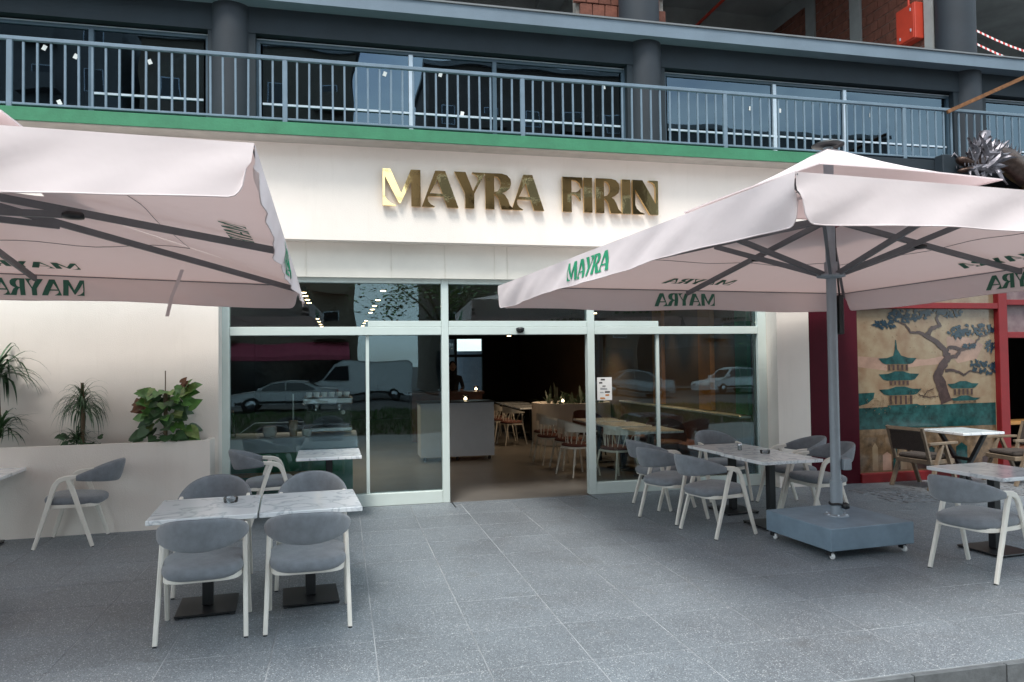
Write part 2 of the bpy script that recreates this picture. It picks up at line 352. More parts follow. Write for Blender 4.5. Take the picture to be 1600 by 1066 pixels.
# ================================================================== GROUND
P, X0, Y0 = .6325, .832, 4.91          # tile pitch and joint origin
mb = MB().box(-40, 45, 3.645, 9.46, -.35, -.0022)
plaza = struct(mb.build('plaza', m_grout))
tile_me = MB().bbox(-P/2+.0035, P/2-.0035, -P/2+.0035, P/2-.0035, -.02, 0, .0015).mesh('tile', m_tile)
cells = []
for i in range(-9, 17):
    for j in range(-2, 7):
        x, y = X0+(i+.5)*P, Y0+(j+.5)*P
        dep = x*_f.x+y*_f.y; lat = (x*_r.x+y*_r.y)/dep
        if -.82 < lat < .82 and y+P/2 < 9.34: cells.append((dep, x, y))
cells.sort()
for d, x, y in cells[:300]:
    o = link('tile', tile_me, plaza, (x, y, random.uniform(-.0003, .0004))); o.rotation_euler = (random.uniform(-.0006, .0006), random.uniform(-.0006, .0006), 0)
rest = MB()
done = {(round(x, 3), round(y, 3)) for d, x, y in cells[:300]}
for i in range(-22, 34):
    for j in range(-2, 7):
        x, y = X0+(i+.5)*P, Y0+(j+.5)*P
        if (round(x, 3), round(y, 3)) not in done and y+P/2 < 9.34: rest.box(x-P/2+.0035, x+P/2-.0035, y-P/2+.0035, y+P/2-.0035, -.02, 0)
rest.box(-14, 22, Y0+7*P+.0035, 9.46, -.02, 0)
o = rest.build('tile_field', m_tile, plaza); o['kind'] = 'stuff'
# setts laid beside the neighbour's terrace
mb = MB(); rr = random.Random(3)
for i in range(26):
    for j in range(9):
        x, y = 6.65+i*.115+rr.uniform(-.012, .012), 7.75+j*.115+rr.uniform(-.012, .012)+.03*math.sin(i)
        if rr.random() < .85: mb.bbox(x, x+.098+rr.uniform(-.02, .008), y, y+.098+rr.uniform(-.02, .008), -.01, .004+rr.uniform(0, .006), .004)
o = mb.build('stone_setts', M('sett_stone', (.15, .155, .165), .8, var=.35, scale=12, bump=.4, world=True)); o['kind'] = 'stuff'
# kerb
kerb = struct(MB().box(-40, 45, 3.45, 3.640, -.40, -.150).build('kerb', m_mortar))
km = MB().bbox(-.312, .312, -.018, .018, -.147, -.006, .003).mesh('kerb_stone', m_kerb)
for i in range(-6, 14): link('kerb_stone', km, kerb, (X0+i*P+.1, 3.625+random.uniform(-.003, .003), 0))
struct(MB().box(-60, 70, -1.5, 3.44, -.45, -.148).build('pavement', m_paver))
pv = MB(); rr = random.Random(5)
struct(MB().box(-400, 400, -400, 400, -.9, -.46).build('ground', m_asph))
struct(MB().box(-120, 140, -30, -11.5, -.6, -.30).build('road', m_asph))
lawn = struct(MB().box(-60, 70, -11.2, -1.6, -.5, -.17).build('lawn_soil', m_soil))
mb = MB(); rr = random.Random(11)
for k in range(26000):
    x, y = rr.uniform(-14, 30), rr.uniform(-11.1, -1.7); h = rr.uniform(.06, .16); a = rr.uniform(0, 6.28); dx, dy = math.cos(a)*.02, math.sin(a)*.02
    lx, ly = rr.uniform(-.05, .05), rr.uniform(-.05, .05)
    mb.add([(x-dx, y-dy, -.17), (x+dx, y+dy, -.17), (x+lx, y+ly, -.17+h)], [(0, 1, 2)])
o = mb.build('grass', m_grass); o['kind'] = 'stuff'; o['label'] = 'green grass strip between the pavement and the road'

# ================================================================== CAFE BUILDING
cafe = thing('cafe_building', (0, 9.2, 0), 'cream rendered shopfront building with green slab edge and dark upper storeys', 'building')
def part(mb, name, mats, parent): 
    o = mb.build(name, mats, parent); o.location = (0, -9.2, 0); return o
mb = MB()
mb.box(-9, -1.40, 9.20, 9.62, -.1, 3.30)          # wall behind the planter
mb.box(-9, 6.43, 9.2, 9.7, 3.30, 4.475)           # sign wall
mb.box(5.92, 6.425, 9.2, 9.66, -.1, 3.30)         # pillar beside the glazing
part(mb, 'wall', m_cream, cafe)
band = part(MB().box(-1.40, 5.92, 9.40, 9.66, 2.87, 3.30), 'lintel_board', m_band, cafe)
m_seam = M('board_seam', (.69, .66, .59), .8)
for x in (-.42, .62, 1.3, 1.95, 2.12, 3.6):
    mbs = MB().box(x, x+.006, 9.392, 9.40, 2.875, 3.295); q = mbs.build('board_joint', m_seam, band)
slab = MB().box(-14, 6.9, 8.90, 10.6, 4.475, 4.62); part(slab, 'balcony_slab', m_green, cafe); part(MB().box(-14, 6.43, 8.92, 9.199, 4.462, 4.474), 'slab_soffit', M('shaded_cream_soffit', (.42, .40, .36), .9, world=True), cafe)  # cream underside of the slab, its shade put into the duller grey colour
part(MB().box(6.9, 16, 8.90, 10.6, 4.475, 4.62), 'balcony_slab', m_dark, cafe)
# upper wall: beam, sill wall and piers
mb = MB()
mb.box(-14, 18, 9.95, 10.4, 6.09, 6.43)
mb.box(-14, 18, 9.97, 10.35, 4.62, 4.80)
for a, b in ((-1.64, -1.06), (4.07, 4.66), (9.72, 10.35)): mb.box(a, b, 9.96, 10.39, 4.80, 6.09)
part(mb, 'upper_wall', m_dark, cafe)
for x in (-1.37, 4.38, 10.04):
    mb = MB(); mb.lathe([(.252, 4.60), (.252, 6.43)], 40, (x, 10.075, 0)); part(mb, 'column', m_col, cafe)
mb = MB(); mb.box(-14, 18, 9.72, 10.9, 6.43, 6.615); c_ = part(mb, 'cornice', m_cornice, cafe)
q = MB().box(-14, 18, 9.70, 10.3, 6.617, 6.64).build('cornice_cap', M('cap_metal', (.16, .17, .18), .5), c_)
for x in (-1.42, 4.39, 10.08):
    part(MB().lathe([(.30, 6.635), (.30, 10)], 40, (x, 10.25, 0)), 'column', m_col, cafe)
# upper windows
def upper_window(x0, x1, mull, bars):
    f = MB(); y0, y1 = 10.06, 10.12; z0, z1 = 4.80, 6.07
    f.box(x0, x1, y0, y1, z1-.06, z1); f.box(x0, x0+.06, y0, y1, z0, z1-.06); f.box(x1-.06, x1, y0, y1, z0, z1-.06); f.box(x0+.06, x1-.06, y0, y1, z0, z0+.06)
    wd = part(f, 'window', m_upframe, cafe); xs = [x0+.06]+mull+[x1-.06]
    for m in mull: MB().box(m-.028, m+.028, y0-.012, y1, z0+.06, z1-.06).build('mullion', m_upframe if random.random() < .5 else m_alu, wd)
    MB().box(x0+.02, x1-.02, y0-.006, y0-.001, z1-.018, z1-.006).build('drip_strip', m_alu, wd)
    for i in range(len(xs)-1):
        a, b = xs[i]+.028, xs[i+1]-.028
        MB().box(a, b, 10.085, 10.093, z0+.06, z1-.06).build('pane', m_upglass, wd)
        if bars[i]: MB().box(a, b, 10.055, 10.08, 5.195, 5.222).build('glazing_bar', m_alu, wd)
    return wd
w0 = upper_window(-6.2, -1.62, [-4.7, -3.02], [0, 0, 1])
w1 = upper_window(-1.07, 4.08, [.95, 2.12], [1, 1, 1])
w2 = upper_window(4.66, 9.74, [6.52, 7.76], [1, 1, 1])
w3 = upper_window(10.35, 15, [12.6], [1, 1])
rr = random.Random(2); stk = MB().box(-.024, .024, -.003, 0, -.032, .032).mesh('sticker', m_paper)
for wd, x, z in ((w0, -3.55, 5.74), (w0, -3.2, 5.66), (w0, -3.38, 5.07), (w0, -2.35, 5.66), (w1, .60, 5.73), (w1, 1.36, 5.78), (w1, 1.66, 5.25), (w1, 3.75, 5.78), (w2, 6.12, 5.62), (w2, 6.62, 5.62), (w2, 8.25, 5.65)):
    o = link('sticker', stk, wd, (x, 10.052 if False else 10.079, z)); o.rotation_euler.y = rr.uniform(-.5, .5)
# rooms behind the upper windows and the open floor above
mb = MB(); mb.box(-14, 18, 10.6, 15, 4.62, 4.70); mb.box(-14, 18, 15, 15.2, 4.62, 6.4); mb.box(-14, 18, 10.4, 15.2, 6.30, 6.42)
part(mb, 'upper_room', m_intdark, cafe)
mb = MB(); mb.box(-14, 22, 10.9, 30, 6.43, 6.6); mb.box(-14, 22, 10.2, 30, 9.75, 10.0)
for y in (12.4, 15.2, 18): mb.box(-14, 22, y, y+.35, 9.35, 9.75)
for x in (-1.42, 4.39, 10.08): mb.box(x-.25, x+.25, 10.5, 28, 9.40, 9.75)
mb.box(-14, 22, 28, 28.3, 6.6, 9.75)
part(mb, 'open_floor', m_conc, cafe)
# brick infill beside the column of the open floor
inf = part(MB().box(3.50, 4.93, 10.56, 10.70, 6.64, 9.3), 'brick_infill', m_mortar, cafe)
bme = MB().bbox(-.094, .094, -.06, .0, -.088, .088, .006).mesh('brick', m_brick)
for j in range(5):
    for i in range(8):
        x = 3.45+i*.2+(.1 if j % 2 else 0)
        if 3.50 < x < 4.95:
            o = link('brick', bme, inf, (x, 10.558+random.uniform(-.008, .004), 6.74+j*.19)); o.rotation_euler.y = random.uniform(-.02, .02)
# cross wall of the open floor with cabinet, pipes and tape
mb = MB(); mb.box(9.86, 10.0, 10.5, 17, 6.6, 9.75); cw = part(mb, 'cross_wall', m_mortar, cafe)
mb = MB(); rr = random.Random(9)
for j in range(16):
    y = 10.5+(.1 if j % 2 else 0)
    while y < 16.8:
        if rr.random() < .97: mb.box(9.845+rr.uniform(-.004, .006), 9.87, y, y+.185, 6.62+j*.19, 6.62+j*.19+.175)
        y += .198
o = mb.build('brick_courses', m_brick, cw); o['kind'] = 'stuff'
for y0, y1 in ((10.45, 10.62), (12.2, 12.5), (13.6, 13.9)):
    MB().box(9.80, 9.842, y0, y1, 6.6, 9.4).build('concrete_strip', m_conc, cw)
cab = thing('fire_cabinet', (9.72, 10.85, 7.3), 'red metal fire cabinet on the brick wall of the open floor', 'cabinet')
def cpart(mb, n, m, par, loc): 
    o = mb.build(n, m, par); o.location = (-loc[0], -loc[1], -loc[2]); return o
CL = (9.72, 10.85, 7.3)
cpart(MB().bbox(9.66, 9.842, 10.66, 11.10, 7.28, 7.92, .012), 'body', m_redbox, cab, CL)
d_ = cpart(MB().bbox(9.640, 9.657, 10.68, 11.08, 7.30, 7.90, .004), 'door', m_redbox, cab, CL)
for y, z in ((10.73, 7.42), (10.73, 7.78), (10.98, 7.36)): MB().box(9.628, 9.64, y, y+.02, z, z+.05).build('latch', m_alu, d_)
cpart(MB().tube([(9.75, 10.9, 7.92), (9.75, 10.9, 9.4)], .02, 8), 'riser', m_redbox, cab, CL)
sp = MB().tube([(7.85, 10.6, 9.32), (7.85, 19, 9.32)], .035, 8)
tag(sp.build('sprinkler_pipe', m_redbox), 'red sprinkler pipe under the bare concrete ceiling upstairs', 'pipe')
tp = M('hazard_stripes', (.6, .1, .1), .6); t_ = tp.node_tree; pb = t_.nodes['Principled BSDF']
wv = t_.nodes.new('ShaderNodeTexWave'); wv.inputs['Scale'].default_value = 3.2; wv.bands_direction = 'X'
rmp = t_.nodes.new('ShaderNodeValToRGB'); rmp.color_ramp.interpolation = 'CONSTANT'; rmp.color_ramp.elements[0].color = (.65, .06, .05, 1); rmp.color_ramp.elements[1].color = (.8, .8, .8, 1); rmp.color_ramp.elements[1].position = .5
tcn = t_.nodes.new('ShaderNodeTexCoord'); t_.links.new(tcn.outputs['Object'], wv.inputs['Vector']); t_.links.new(wv.outputs['Fac'], rmp.inputs['Fac']); t_.links.new(rmp.outputs[0], pb.inputs['Base Color'])
for k, (z0, lab) in enumerate(((7.35, 'upper red and white barrier tape strung from the round column'), (7.12, 'lower red and white barrier tape strung from the round column'))):
    pts = [(10.35+i*.3, 10.25+.01*i, z0-.35*math.sin(math.pi*i/12)-.0*i) for i in range(13)]
    mb = MB(); vs = []
    for p in pts: vs += [(p[0], p[1], p[2]-.02), (p[0], p[1]+.003, p[2]+.02)]
    mb.add(vs, [(2*i, 2*i+2, 2*i+3, 2*i+1) for i in range(12)]); tag(mb.build('barrier_tape', tp), lab, 'barrier tape', 'barrier tapes upstairs')

# railing
rail = thing('balcony_railing', (0, 8.95, 4.62), 'blue grey steel balcony railing with upright bars along the green slab', 'railing')
def rp_(mb, n): o = mb.build(n, m_rail, rail); o.location = (0, -8.95, -4.62); return o
posts = [-6.35, -3.49, -.625, 2.243, 5.05, 7.87, 10.70, 13.5]
pm = MB().bbox(-.028, .028, -.02, .02, 0, .755, .004).mesh('post', m_rail)
bmh = MB().bbox(-.0115, .0115, -.0115, .0115, .03, .725, .002).mesh('bar', m_rail)
for i, x in enumerate(posts):
    link('post', pm, rail, (x, 0, 0))
    if i+1 < len(posts):
        d = posts[i+1]-x
        for k in range(1, 21): 
            o = link('bar', bmh, rail, (x+d*k/21, 0, 0)); o.rotation_euler.y = random.uniform(-.006, .006)
        rp_(MB().bbox(x+.029, posts[i+1]-.029, 8.93, 8.97, 4.65, 4.675, .003), 'bottom_rail')
rp_(MB().bbox(-6.5, 13.7, 8.925, 8.975, 5.36, 5.40, .004), 'top_rail')
mb = MB().beam((8.57, 8.90, 5.33), (9.9, 8.45, 5.93), .05, .05)
tag(mb.build('rusty_strut', m_rust), 'rusty brown steel bar slanting up from the railing', 'steel bar')

# sign
sign = thing('shop_sign', (.506, 9.2, 3.73), 'polished gold raised letters on the cream fascia', 'sign')
S = .458/187
for ch, xl, xr in (('M', .506, .972), ('A', .985, 1.445), ('Y', 1.395, 1.79), ('R', 1.79, 2.15), ('A', 2.13, 2.56), ('F', 2.81, 3.08), ('I', 3.10, 3.215), ('R', 3.265, 3.62), ('I', 3.63, 3.75), ('N', 3.78, 4.145)):
    mb = letter_solid(ch, S, .048); sx = (xr-xl)/(LET[ch][0]*S)
    mb.v = [(a*sx, b, c) for a, b, c in mb.v]
    o = mb.build('letter', m_gold, sign); o.location = (xl-.506, -.075, 0); o['label'] = 'gold letter '+ch
    o.rotation_euler = (random.uniform(-.006, .006), 0, random.uniform(-.012, .012))

# glazing
shop = thing('storefront_glazing', (0, 9.46, 0), 'pale mint framed glass shopfront with an open sliding door in the middle', 'shopfront')
def gp(mb, n, m): o = mb.build(n, m, shop); o.location = (0, -9.46, 0); return o
for a, b, n in ((-1.40, -1.315, 'post'), (1.26, 1.352, 'post'), (3.235, 3.333, 'post'), (5.785, 5.918, 'post')): gp(MB().bbox(a, b, 9.46, 9.58, 0, 2.87, .004), n, m_frame)
for a, b in ((-1.313, 1.258), (1.354, 3.233), (3.335, 5.783)):
    gp(MB().bbox(a, b, 9.462, 9.578, 2.15, 2.255, .004), 'transom', m_frame)
    gp(MB().bbox(a, b, 9.462, 9.578, 2.81, 2.87, .004), 'head_rail', m_frame)
    gp(MB().box(a, b, 9.515, 9.523, 2.256, 2.809), 'transom_pane', m_glass)
for a, b in ((.33, 1.258), (1.356, 3.231), (3.337, 4.27)):
    gp(MB().bbox(a, b, 9.470, 9.510, 2.258, 2.33, .003), 'door_track_cover', m_frame)
for a, b in ((-1.313, 1.258), (3.335, 5.783)): gp(MB().bbox(a, b, 9.464, 9.576, 0, .155, .004), 'bottom_rail', m_frame)
gp(MB().box(-1.313, .30, 9.515, 9.523, .156, 2.149), 'fixed_pane', m_glass)
gp(MB().box(4.29, 5.783, 9.515, 9.523, .156, 2.149), 'fixed_pane', m_glass)
gp(MB().box(.345, 1.258, 9.535, 9.543, .156, 2.149), 'sliding_door_pane', m_glass)
gp(MB().box(3.335, 4.245, 9.535, 9.543, .156, 2.149), 'sliding_door_pane', m_glass)
gp(MB().bbox(.302, .343, 9.50, 9.56, .156, 2.149, .003), 'door_stile', m_frame)
gp(MB().bbox(4.247, 4.288, 9.50, 9.56, .156, 2.149, .003), 'door_stile', m_frame)
MBs = MB().lathe([(.001, -.045), (.03, -.04), (.05, -.02), (.055, 0), (.055, .02), (.03, .03)], 20, (2.298, 9.44, 2.215))
tag(MBs.build('door_sensor', m_black), 'small black dome sensor above the open door', 'sensor')
tag(MB().bbox(1.25, 1.43, 9.05, 9.46, -.001, .003, .001).build('door_guide', m_black), 'dark floor guide strip at the left door post', 'strip') if False else None
for x, lab in ((1.37, 'dark slot in the paving at the left door post'), (3.22, 'dark slot in the paving at the right door post')):
    tag(MB().bbox(x-.008, x+.008, 9.12, 9.455, .0005, .003, .0005).build('floor_slot', m_black), lab, 'floor slot', 'door floor slots')
# poster on the door glass
po = thing('menu_poster', (3.49, 9.53, 1.41), 'small white menu poster stuck on the right door glass', 'poster')
MB().box(-.105, .105, -.004, 0, -.155, .155).build('sheet', m_paper, po)
pc = [M('poster_dark', (.06, .05, .05)), M('poster_orange', (.55, .22, .06)), M('poster_grey', (.35, .36, .37))]
rr = random.Random(4); mb = MB()
for j in range(7):
    z = .125-j*.042
    for i in range(rr.choice((1, 2, 3))):
        x = rr.uniform(-.085, .02); wd_ = rr.uniform(.03, .07); mb.box(x, min(.09, x+wd_), -.0055-.0004*i-.0001*j, -.0045, z-.012, z+rr.choice((.002, .01, .016)), 1 if j in (5, 6) else rr.choice((0, 2)))
mb.build('print', pc, po)

# planter and wall plants
pl = thing('planter_wall', (-3.6, 8.8, 0), 'long low cream planter wall against the left facade', 'planter')
def xy(t): return (-7.5+t*6.06, 8.55+t*.31)
(ax, ay), (bx_, by) = xy(0), xy(1)
def slabq(y_off0, y_off1, z0, z1):
    return [(ax, ay+y_off0, z0), (bx_, by+y_off0, z0), (bx_, by+y_off1, z0), (ax, ay+y_off1, z0), (ax, ay+y_off0, z1), (bx_, by+y_off0, z1), (bx_, by+y_off1, z1), (ax, ay+y_off1, z1)]
BF = [(0, 3, 2, 1), (4, 5, 6, 7), (0, 1, 5, 4), (1, 2, 6, 5), (2, 3, 7, 6), (3, 0, 4, 7)]
mb = MB().add(slabq(0, .07, -.1, .955), BF); mb.box(-1.51, -1.442, 8.93, 9.198, -.1, .953)
o = mb.build('front_wall', m_cream, pl); o.location = (3.6, -8.8, 0)
mb = MB().add([(ax, ay+.07, .90), (bx_-.07, by+.07, .90), (bx_-.07, 9.198, .90), (ax, 9.198, .90)], [(0, 1, 2, 3)]); o = mb.build('soil', m_soil, pl); o.location = (3.6, -8.8, 0)

def blade(mb, base, az, el, ln, wd, droop, mi=0, n=7):
    p = Vector(base); d = Vector((math.cos(az)*math.cos(el), math.sin(az)*math.cos(el), math.sin(el))); vs = []
    for i in range(n+1):
        t = i/n; wv_ = wd*(.35+1.3*t if t < .35 else (1-t)/.65*.8+.02)*.9
        sd = d.cross(Vector((0, 0, 1))); sd = sd.normalized() if sd.length > .05 else Vector((1, 0, 0))
        up = sd.cross(d).normalized()
        vs += [p-sd*wv_+up*wv_*.35, p, p+sd*wv_+up*wv_*.35]
        p = p+d*(ln/n); d = (d+Vector((0, 0, -droop/n*(1+t)))).normalized()
        if p.y > 9.17: p.y = 9.17
    mb.add(vs, [(3*i+k, 3*i+3+k, 3*i+4+k, 3*i+1+k) for i in range(n) for k in (0, 1)], mi, True)
def rosette(mb, c, n, ln, wd, droop, rr, lo=-.2, hi=1.35, mi=0):
    for k in range(n): blade(mb, (c[0]+rr.uniform(-.01, .01), c[1]+rr.uniform(-.01, .01), c[2]+rr.uniform(-.08, .04)), rr.uniform(0, 6.283), rr.uniform(lo, hi), ln*rr.uniform(.65, 1.1), wd*rr.uniform(.7, 1.1), droop*rr.uniform(.6, 1.3), mi)
def heart(mb, c, az, tilt, s, mi=0):
    q = Matrix.Rotation(az, 3, 'Z') @ Matrix.Rotation(tilt, 3, 'Y') @ Matrix.Rotation(R(62)*math.cos(az), 3, 'X')
    out_ = [(0, 0, 0), (-.16, .30, .04), (.05, .48, .06), (.40, .46, .05), (.78, .24, 0), (1.12, 0, -.10), (.78, -.24, 0), (.40, -.46, .05), (.05, -.48, .06), (-.16, -.30, .04)]
    mid = (.42, 0, -.04); vs = [Vector(c)+q @ (Vector(p)*s) for p in out_+[mid]]
    for v in vs:
        if v.z < .07 and v.y < -.05: v.z = .07+.3*(v.z-.07)+.0
    mb.add(vs, [(i, (i+1) % 10, 10) for i in range(10)], mi, True)
rr = random.Random(21)
p1 = thing('yucca_plant', (-3.62, 9.0, .9), 'tall spiky dark plant cut by the left picture edge', 'plant')
mb = MB().tube([(0, 0, 0), (.02, 0, .4), (0, .02, .78)], [.035, .03, .025], 8); mb.build('stem', m_stem, p1)
mb = MB(); rosette(mb, (0, 0, .82), 80, .62, .026, 2.0, rr, 0, 1.3); rosette(mb, (.05, -.02, .22), 60, .42, .020, 1.4, rr, .1, 1.3)
for v in range(len(mb.v)):
    if mb.v[v][1] > .17: mb.v[v] = (mb.v[v][0], .17, mb.v[v][2])
mb.build('leaves', m_leafd, p1)
p2 = thing('dracaena_plant', (-2.78, 9.0, .9), 'slender dracaena with drooping dark leaves in the middle of the planter', 'plant')
MB().tube([(0, 0, 0), (.01, 0, .4), (0, 0, .72)], [.022, .02, .016], 8).build('stem', m_stem, p2)
mb = MB(); rosette(mb, (0, 0, .46), 130, .44, .012, 3.4, rr, .2, 1.4); rosette(mb, (0, 0, .60), 34, .24, .010, 2.0, rr, .3, 1.5); rosette(mb, (-.05, 0, .12), 60, .30, .012, 2.0, rr, .2, 1.3)
for k in range(26): heart(mb, (rr.uniform(-.22, .2), rr.uniform(-.1, .1), rr.uniform(.02, .16)), rr.uniform(0, 6.28), rr.uniform(-.2, .5), rr.uniform(.05, .08))
for v in range(len(mb.v)):
    if mb.v[v][1] > .17: mb.v[v] = (mb.v[v][0], .17, mb.v[v][2])
mb.build('leaves', m_leafd, p2)
p3 = thing('pothos_plant', (-1.93, 9.0, .9), 'broad leaved climbing plant with browning leaves on a stake', 'plant')
MB().tube([(0, 0, 0), (0, 0, .60)], .022, 8).tube([(.0, -.01, .5), (0, -.01, .84)], .006, 6).build('stake', m_stem, p3)
mb = MB()
for k in range(105):
    z = rr.uniform(.06, .62); a = rr.uniform(0, 6.28); r_ = (.10+.13*rr.random())*(1.25 if z < .35 else .95)
    c = (math.cos(a)*r_, math.sin(a)*r_*.55, z); heart(mb, c, a+rr.uniform(-.5, .5), rr.uniform(.0, .8), rr.uniform(.085, .15), rr.choice((0, 0, 3, 3, 0, 2, 3)))
for k in range(7): heart(mb, (.18+rr.uniform(-.05, .1), -.06, .50+rr.uniform(-.1, .14)), rr.uniform(-.8, .5), rr.uniform(-.9, .1), .15, rr.choice((0, 2, 0)))
for k in range(7): heart(mb, (-.12+rr.uniform(-.06, .05), -.06, .52+rr.uniform(-.1, .1)), rr.uniform(2.6, 3.8), rr.uniform(-.5, .6), .15, rr.choice((0, 0, 2)))
for k in range(9): heart(mb, (-.26+rr.uniform(-.04, .05), -.05, .46+rr.uniform(-.06, .08)), rr.uniform(2.4, 3.6), rr.uniform(.0, 1.0), rr.uniform(.07, .11), 1)
for k in range(4): heart(mb, (.20+rr.uniform(-.04, .05), -.05, .66+rr.uniform(-.02, .04)), rr.uniform(-.2, .8), rr.uniform(-1.2, -.5), rr.uniform(.05, .08), 1)
for v in range(len(mb.v)):
    if mb.v[v][1] > .17: mb.v[v] = (mb.v[v][0], .17, mb.v[v][2])
mb.build('leaves', [m_leafg, m_leafb, m_leafy, m_leafd], p3)
for k in range(14):
    a = rr.uniform(0, 6.28); z = rr.uniform(.05, .5)
mb = MB()
for k in range(16):
    a = rr.uniform(0, 6.28); z = rr.uniform(.05, .55); mb.tube([(0, 0, z), (math.cos(a)*.08, math.sin(a)*.05, z+.04), (math.cos(a)*.16, math.sin(a)*.09, z+.02)], .0035, 5)
mb.build('leaf_stalks', m_stem, p3)

# ================================================================== NEIGHBOUR RESTAURANT
nb = thing('restaurant_building', (8.5, 9.2, 0), 'maroon and red framed neighbouring restaurant front with a printed mural', 'building')
NL = (8.5, 9.2, 0)
def np_(mb, n, m, par=None): o = mb.build(n, m, par or nb); o.location = (-8.5, -9.2, 0) if par is None else (0, 0, 0); return o
np_(MB().box(6.43, 7.21, 9.2, 9.7, -.1, 4.475), 'wall', m_maroon)
np_(MB().box(7.21, 16, 9.2, 9.6, 3.0, 4.475), 'fascia', m_black)
for a, b in ((9.64, 9.80), (12.9, 13.05)): np_(MB().bbox(a, b, 9.16, 9.32, 0, 2.998, .006), 'post', m_red)
np_(MB().bbox(7.212, 9.638, 9.165, 9.315, .0, .13, .005), 'bottom_rail', m_red)
np_(MB().bbox(7.212, 9.638, 9.165, 9.315, 2.50, 2.585, .005), 'crossbeam', m_red)
np_(MB().bbox(9.802, 12.898, 9.165, 9.315, 2.56, 2.64, .005), 'crossbeam', m_red)
np_(MB().bbox(9.802, 12.898, 9.165, 9.315, 2.06, 2.15, .005), 'crossbeam', m_red)
m_mur = M('mural_ground', (.27, .165, .10), .16, var=.3, scale=4.5, world=True, c2=(.27, .215, .14))
m_mteal = M('mural_teal', (.010, .050, .05), .14, var=.6, scale=9, world=True)
m_mblue = M('mural_navy', (.010, .027, .042), .14, var=.5, scale=12, world=True)
m_mbark = M('mural_bark', (.05, .03, .028), .14, var=.45, scale=8, world=True)
m_mpink = M('mural_mist', (.29, .185, .14), .14, var=.3, scale=3, world=True)
m_mtan = M('mural_tan', (.13, .085, .05), .14, var=.5, scale=10, world=True)
m_flor = M('floral_print', (.50, .36, .36), .5, var=.55, scale=7, world=True, c2=(.12, .07, .08))
mur = np_(MB().box(7.212, 9.638, 9.25, 9.27, .13, 2.50), 'mural', m_mur)
np_(MB().box(7.212, 9.638, 9.25, 9.27, 2.585, 2.999), 'upper_print', m_mur)
np_(MB().box(9.802, 12.898, 9.25, 9.27, 2.15, 2.56), 'floral_panel', m_flor)
np_(MB().box(9.802, 12.898, 9.25, 9.27, 2.64, 2.999), 'floral_panel', m_flor)
np_(MB().box(9.0, 16.5, 13.5, 13.6, -.1, 3).box(9.0, 16.5, 9.61, 13.5, 3.0, 3.1).box(9.0, 9.1, 9.4, 13.5, -.1, 3).box(16.4, 16.5, 9.3, 13.5, -.1, 3).box(13.05, 16.5, 9.2, 9.3, -.1, 3), 'dark_room_wall', m_intdark)
np_(MB().box(7.21, 16.5, 9.46, 13.6, -.12, -.01), 'floor', m_intdark)
def mp_(x, y): return (7.222+(x-62)/(1352-62)*2.405, 2.50-(y-112)*(1.42/925))
LAY = [0]
def flat(poly, m):
    LAY[0] += 1; y = 9.2497-.00012*LAY[0]
    pts, tris, _ = tri_poly(poly, []); vs = []
    for x, yy in pts: X, Z = mp_(x, yy); vs.append((min(9.634, max(7.216, X)), y, min(2.497, max(.135, Z))))
    o = MB().add(vs, [tuple(t) for t in tris]); return o
def ribbon(pts):
    l, r_ = [], []
    for i, (x, y, ww) in enumerate(pts):
        a = pts[max(0, i-1)]; b = pts[min(len(pts)-1, i+1)]; dx, dy = b[0]-a[0], b[1]-a[1]; k = math.hypot(dx, dy) or 1
        l.append((x-dy/k*ww/2, y+dx/k*ww/2)); r_.append((x+dy/k*ww/2, y-dx/k*ww/2))
    return l+r_[::-1]
def dense(pts, rr):
    o = []
    for a, b in zip(pts, pts[1:]):
        for k in range(4):
            t = k/4; o.append((a[0]+(b[0]-a[0])*t+rr.uniform(-6, 6), a[1]+(b[1]-a[1])*t+rr.uniform(-6, 6), (a[2]+(b[2]-a[2])*t)*rr.uniform(.85, 1.15)))
    return o+[pts[-1]]
rr = random.Random(8)
def put(mb, name, m): mb.build(name, m, mur)
put(flat([(62, 560), (250, 575), (420, 590), (700, 600), (900, 560), (900, 640), (640, 660), (330, 700), (62, 660)], m_mpink), 'mist', m_mpink)
put(flat([(900, 380), (1100, 390), (1250, 460), (1180, 600), (1000, 640), (900, 520)], m_mpink), 'mist', m_mpink)
put(flat([(62, 1050), (400, 1040), (760, 1035), (1352, 1030), (1352, 1250), (62, 1250)], m_mteal), 'water', m_mteal)
put(flat([(62, 1250), (1352, 1250), (1352, 1650), (62, 1650)], m_mtan), 'shore', m_mtan)
put(flat([(62, 910), (220, 905), (210, 960), (150, 1010), (62, 1030)], m_mteal), 'grove', m_mteal)
for k in range(16):
    x = rr.uniform(80, 1330); wd_ = rr.uniform(30, 110); h_ = rr.uniform(60, 220)
    put(flat([(x, 1640), (x, 1640-h_), (x+wd_/2, 1640-h_*1.2), (x+wd_, 1640-h_), (x+wd_, 1640)], None), 'painted_house', rr.choice((m_mbark, m_mur, m_mpink, m_mtan, m_mteal)))
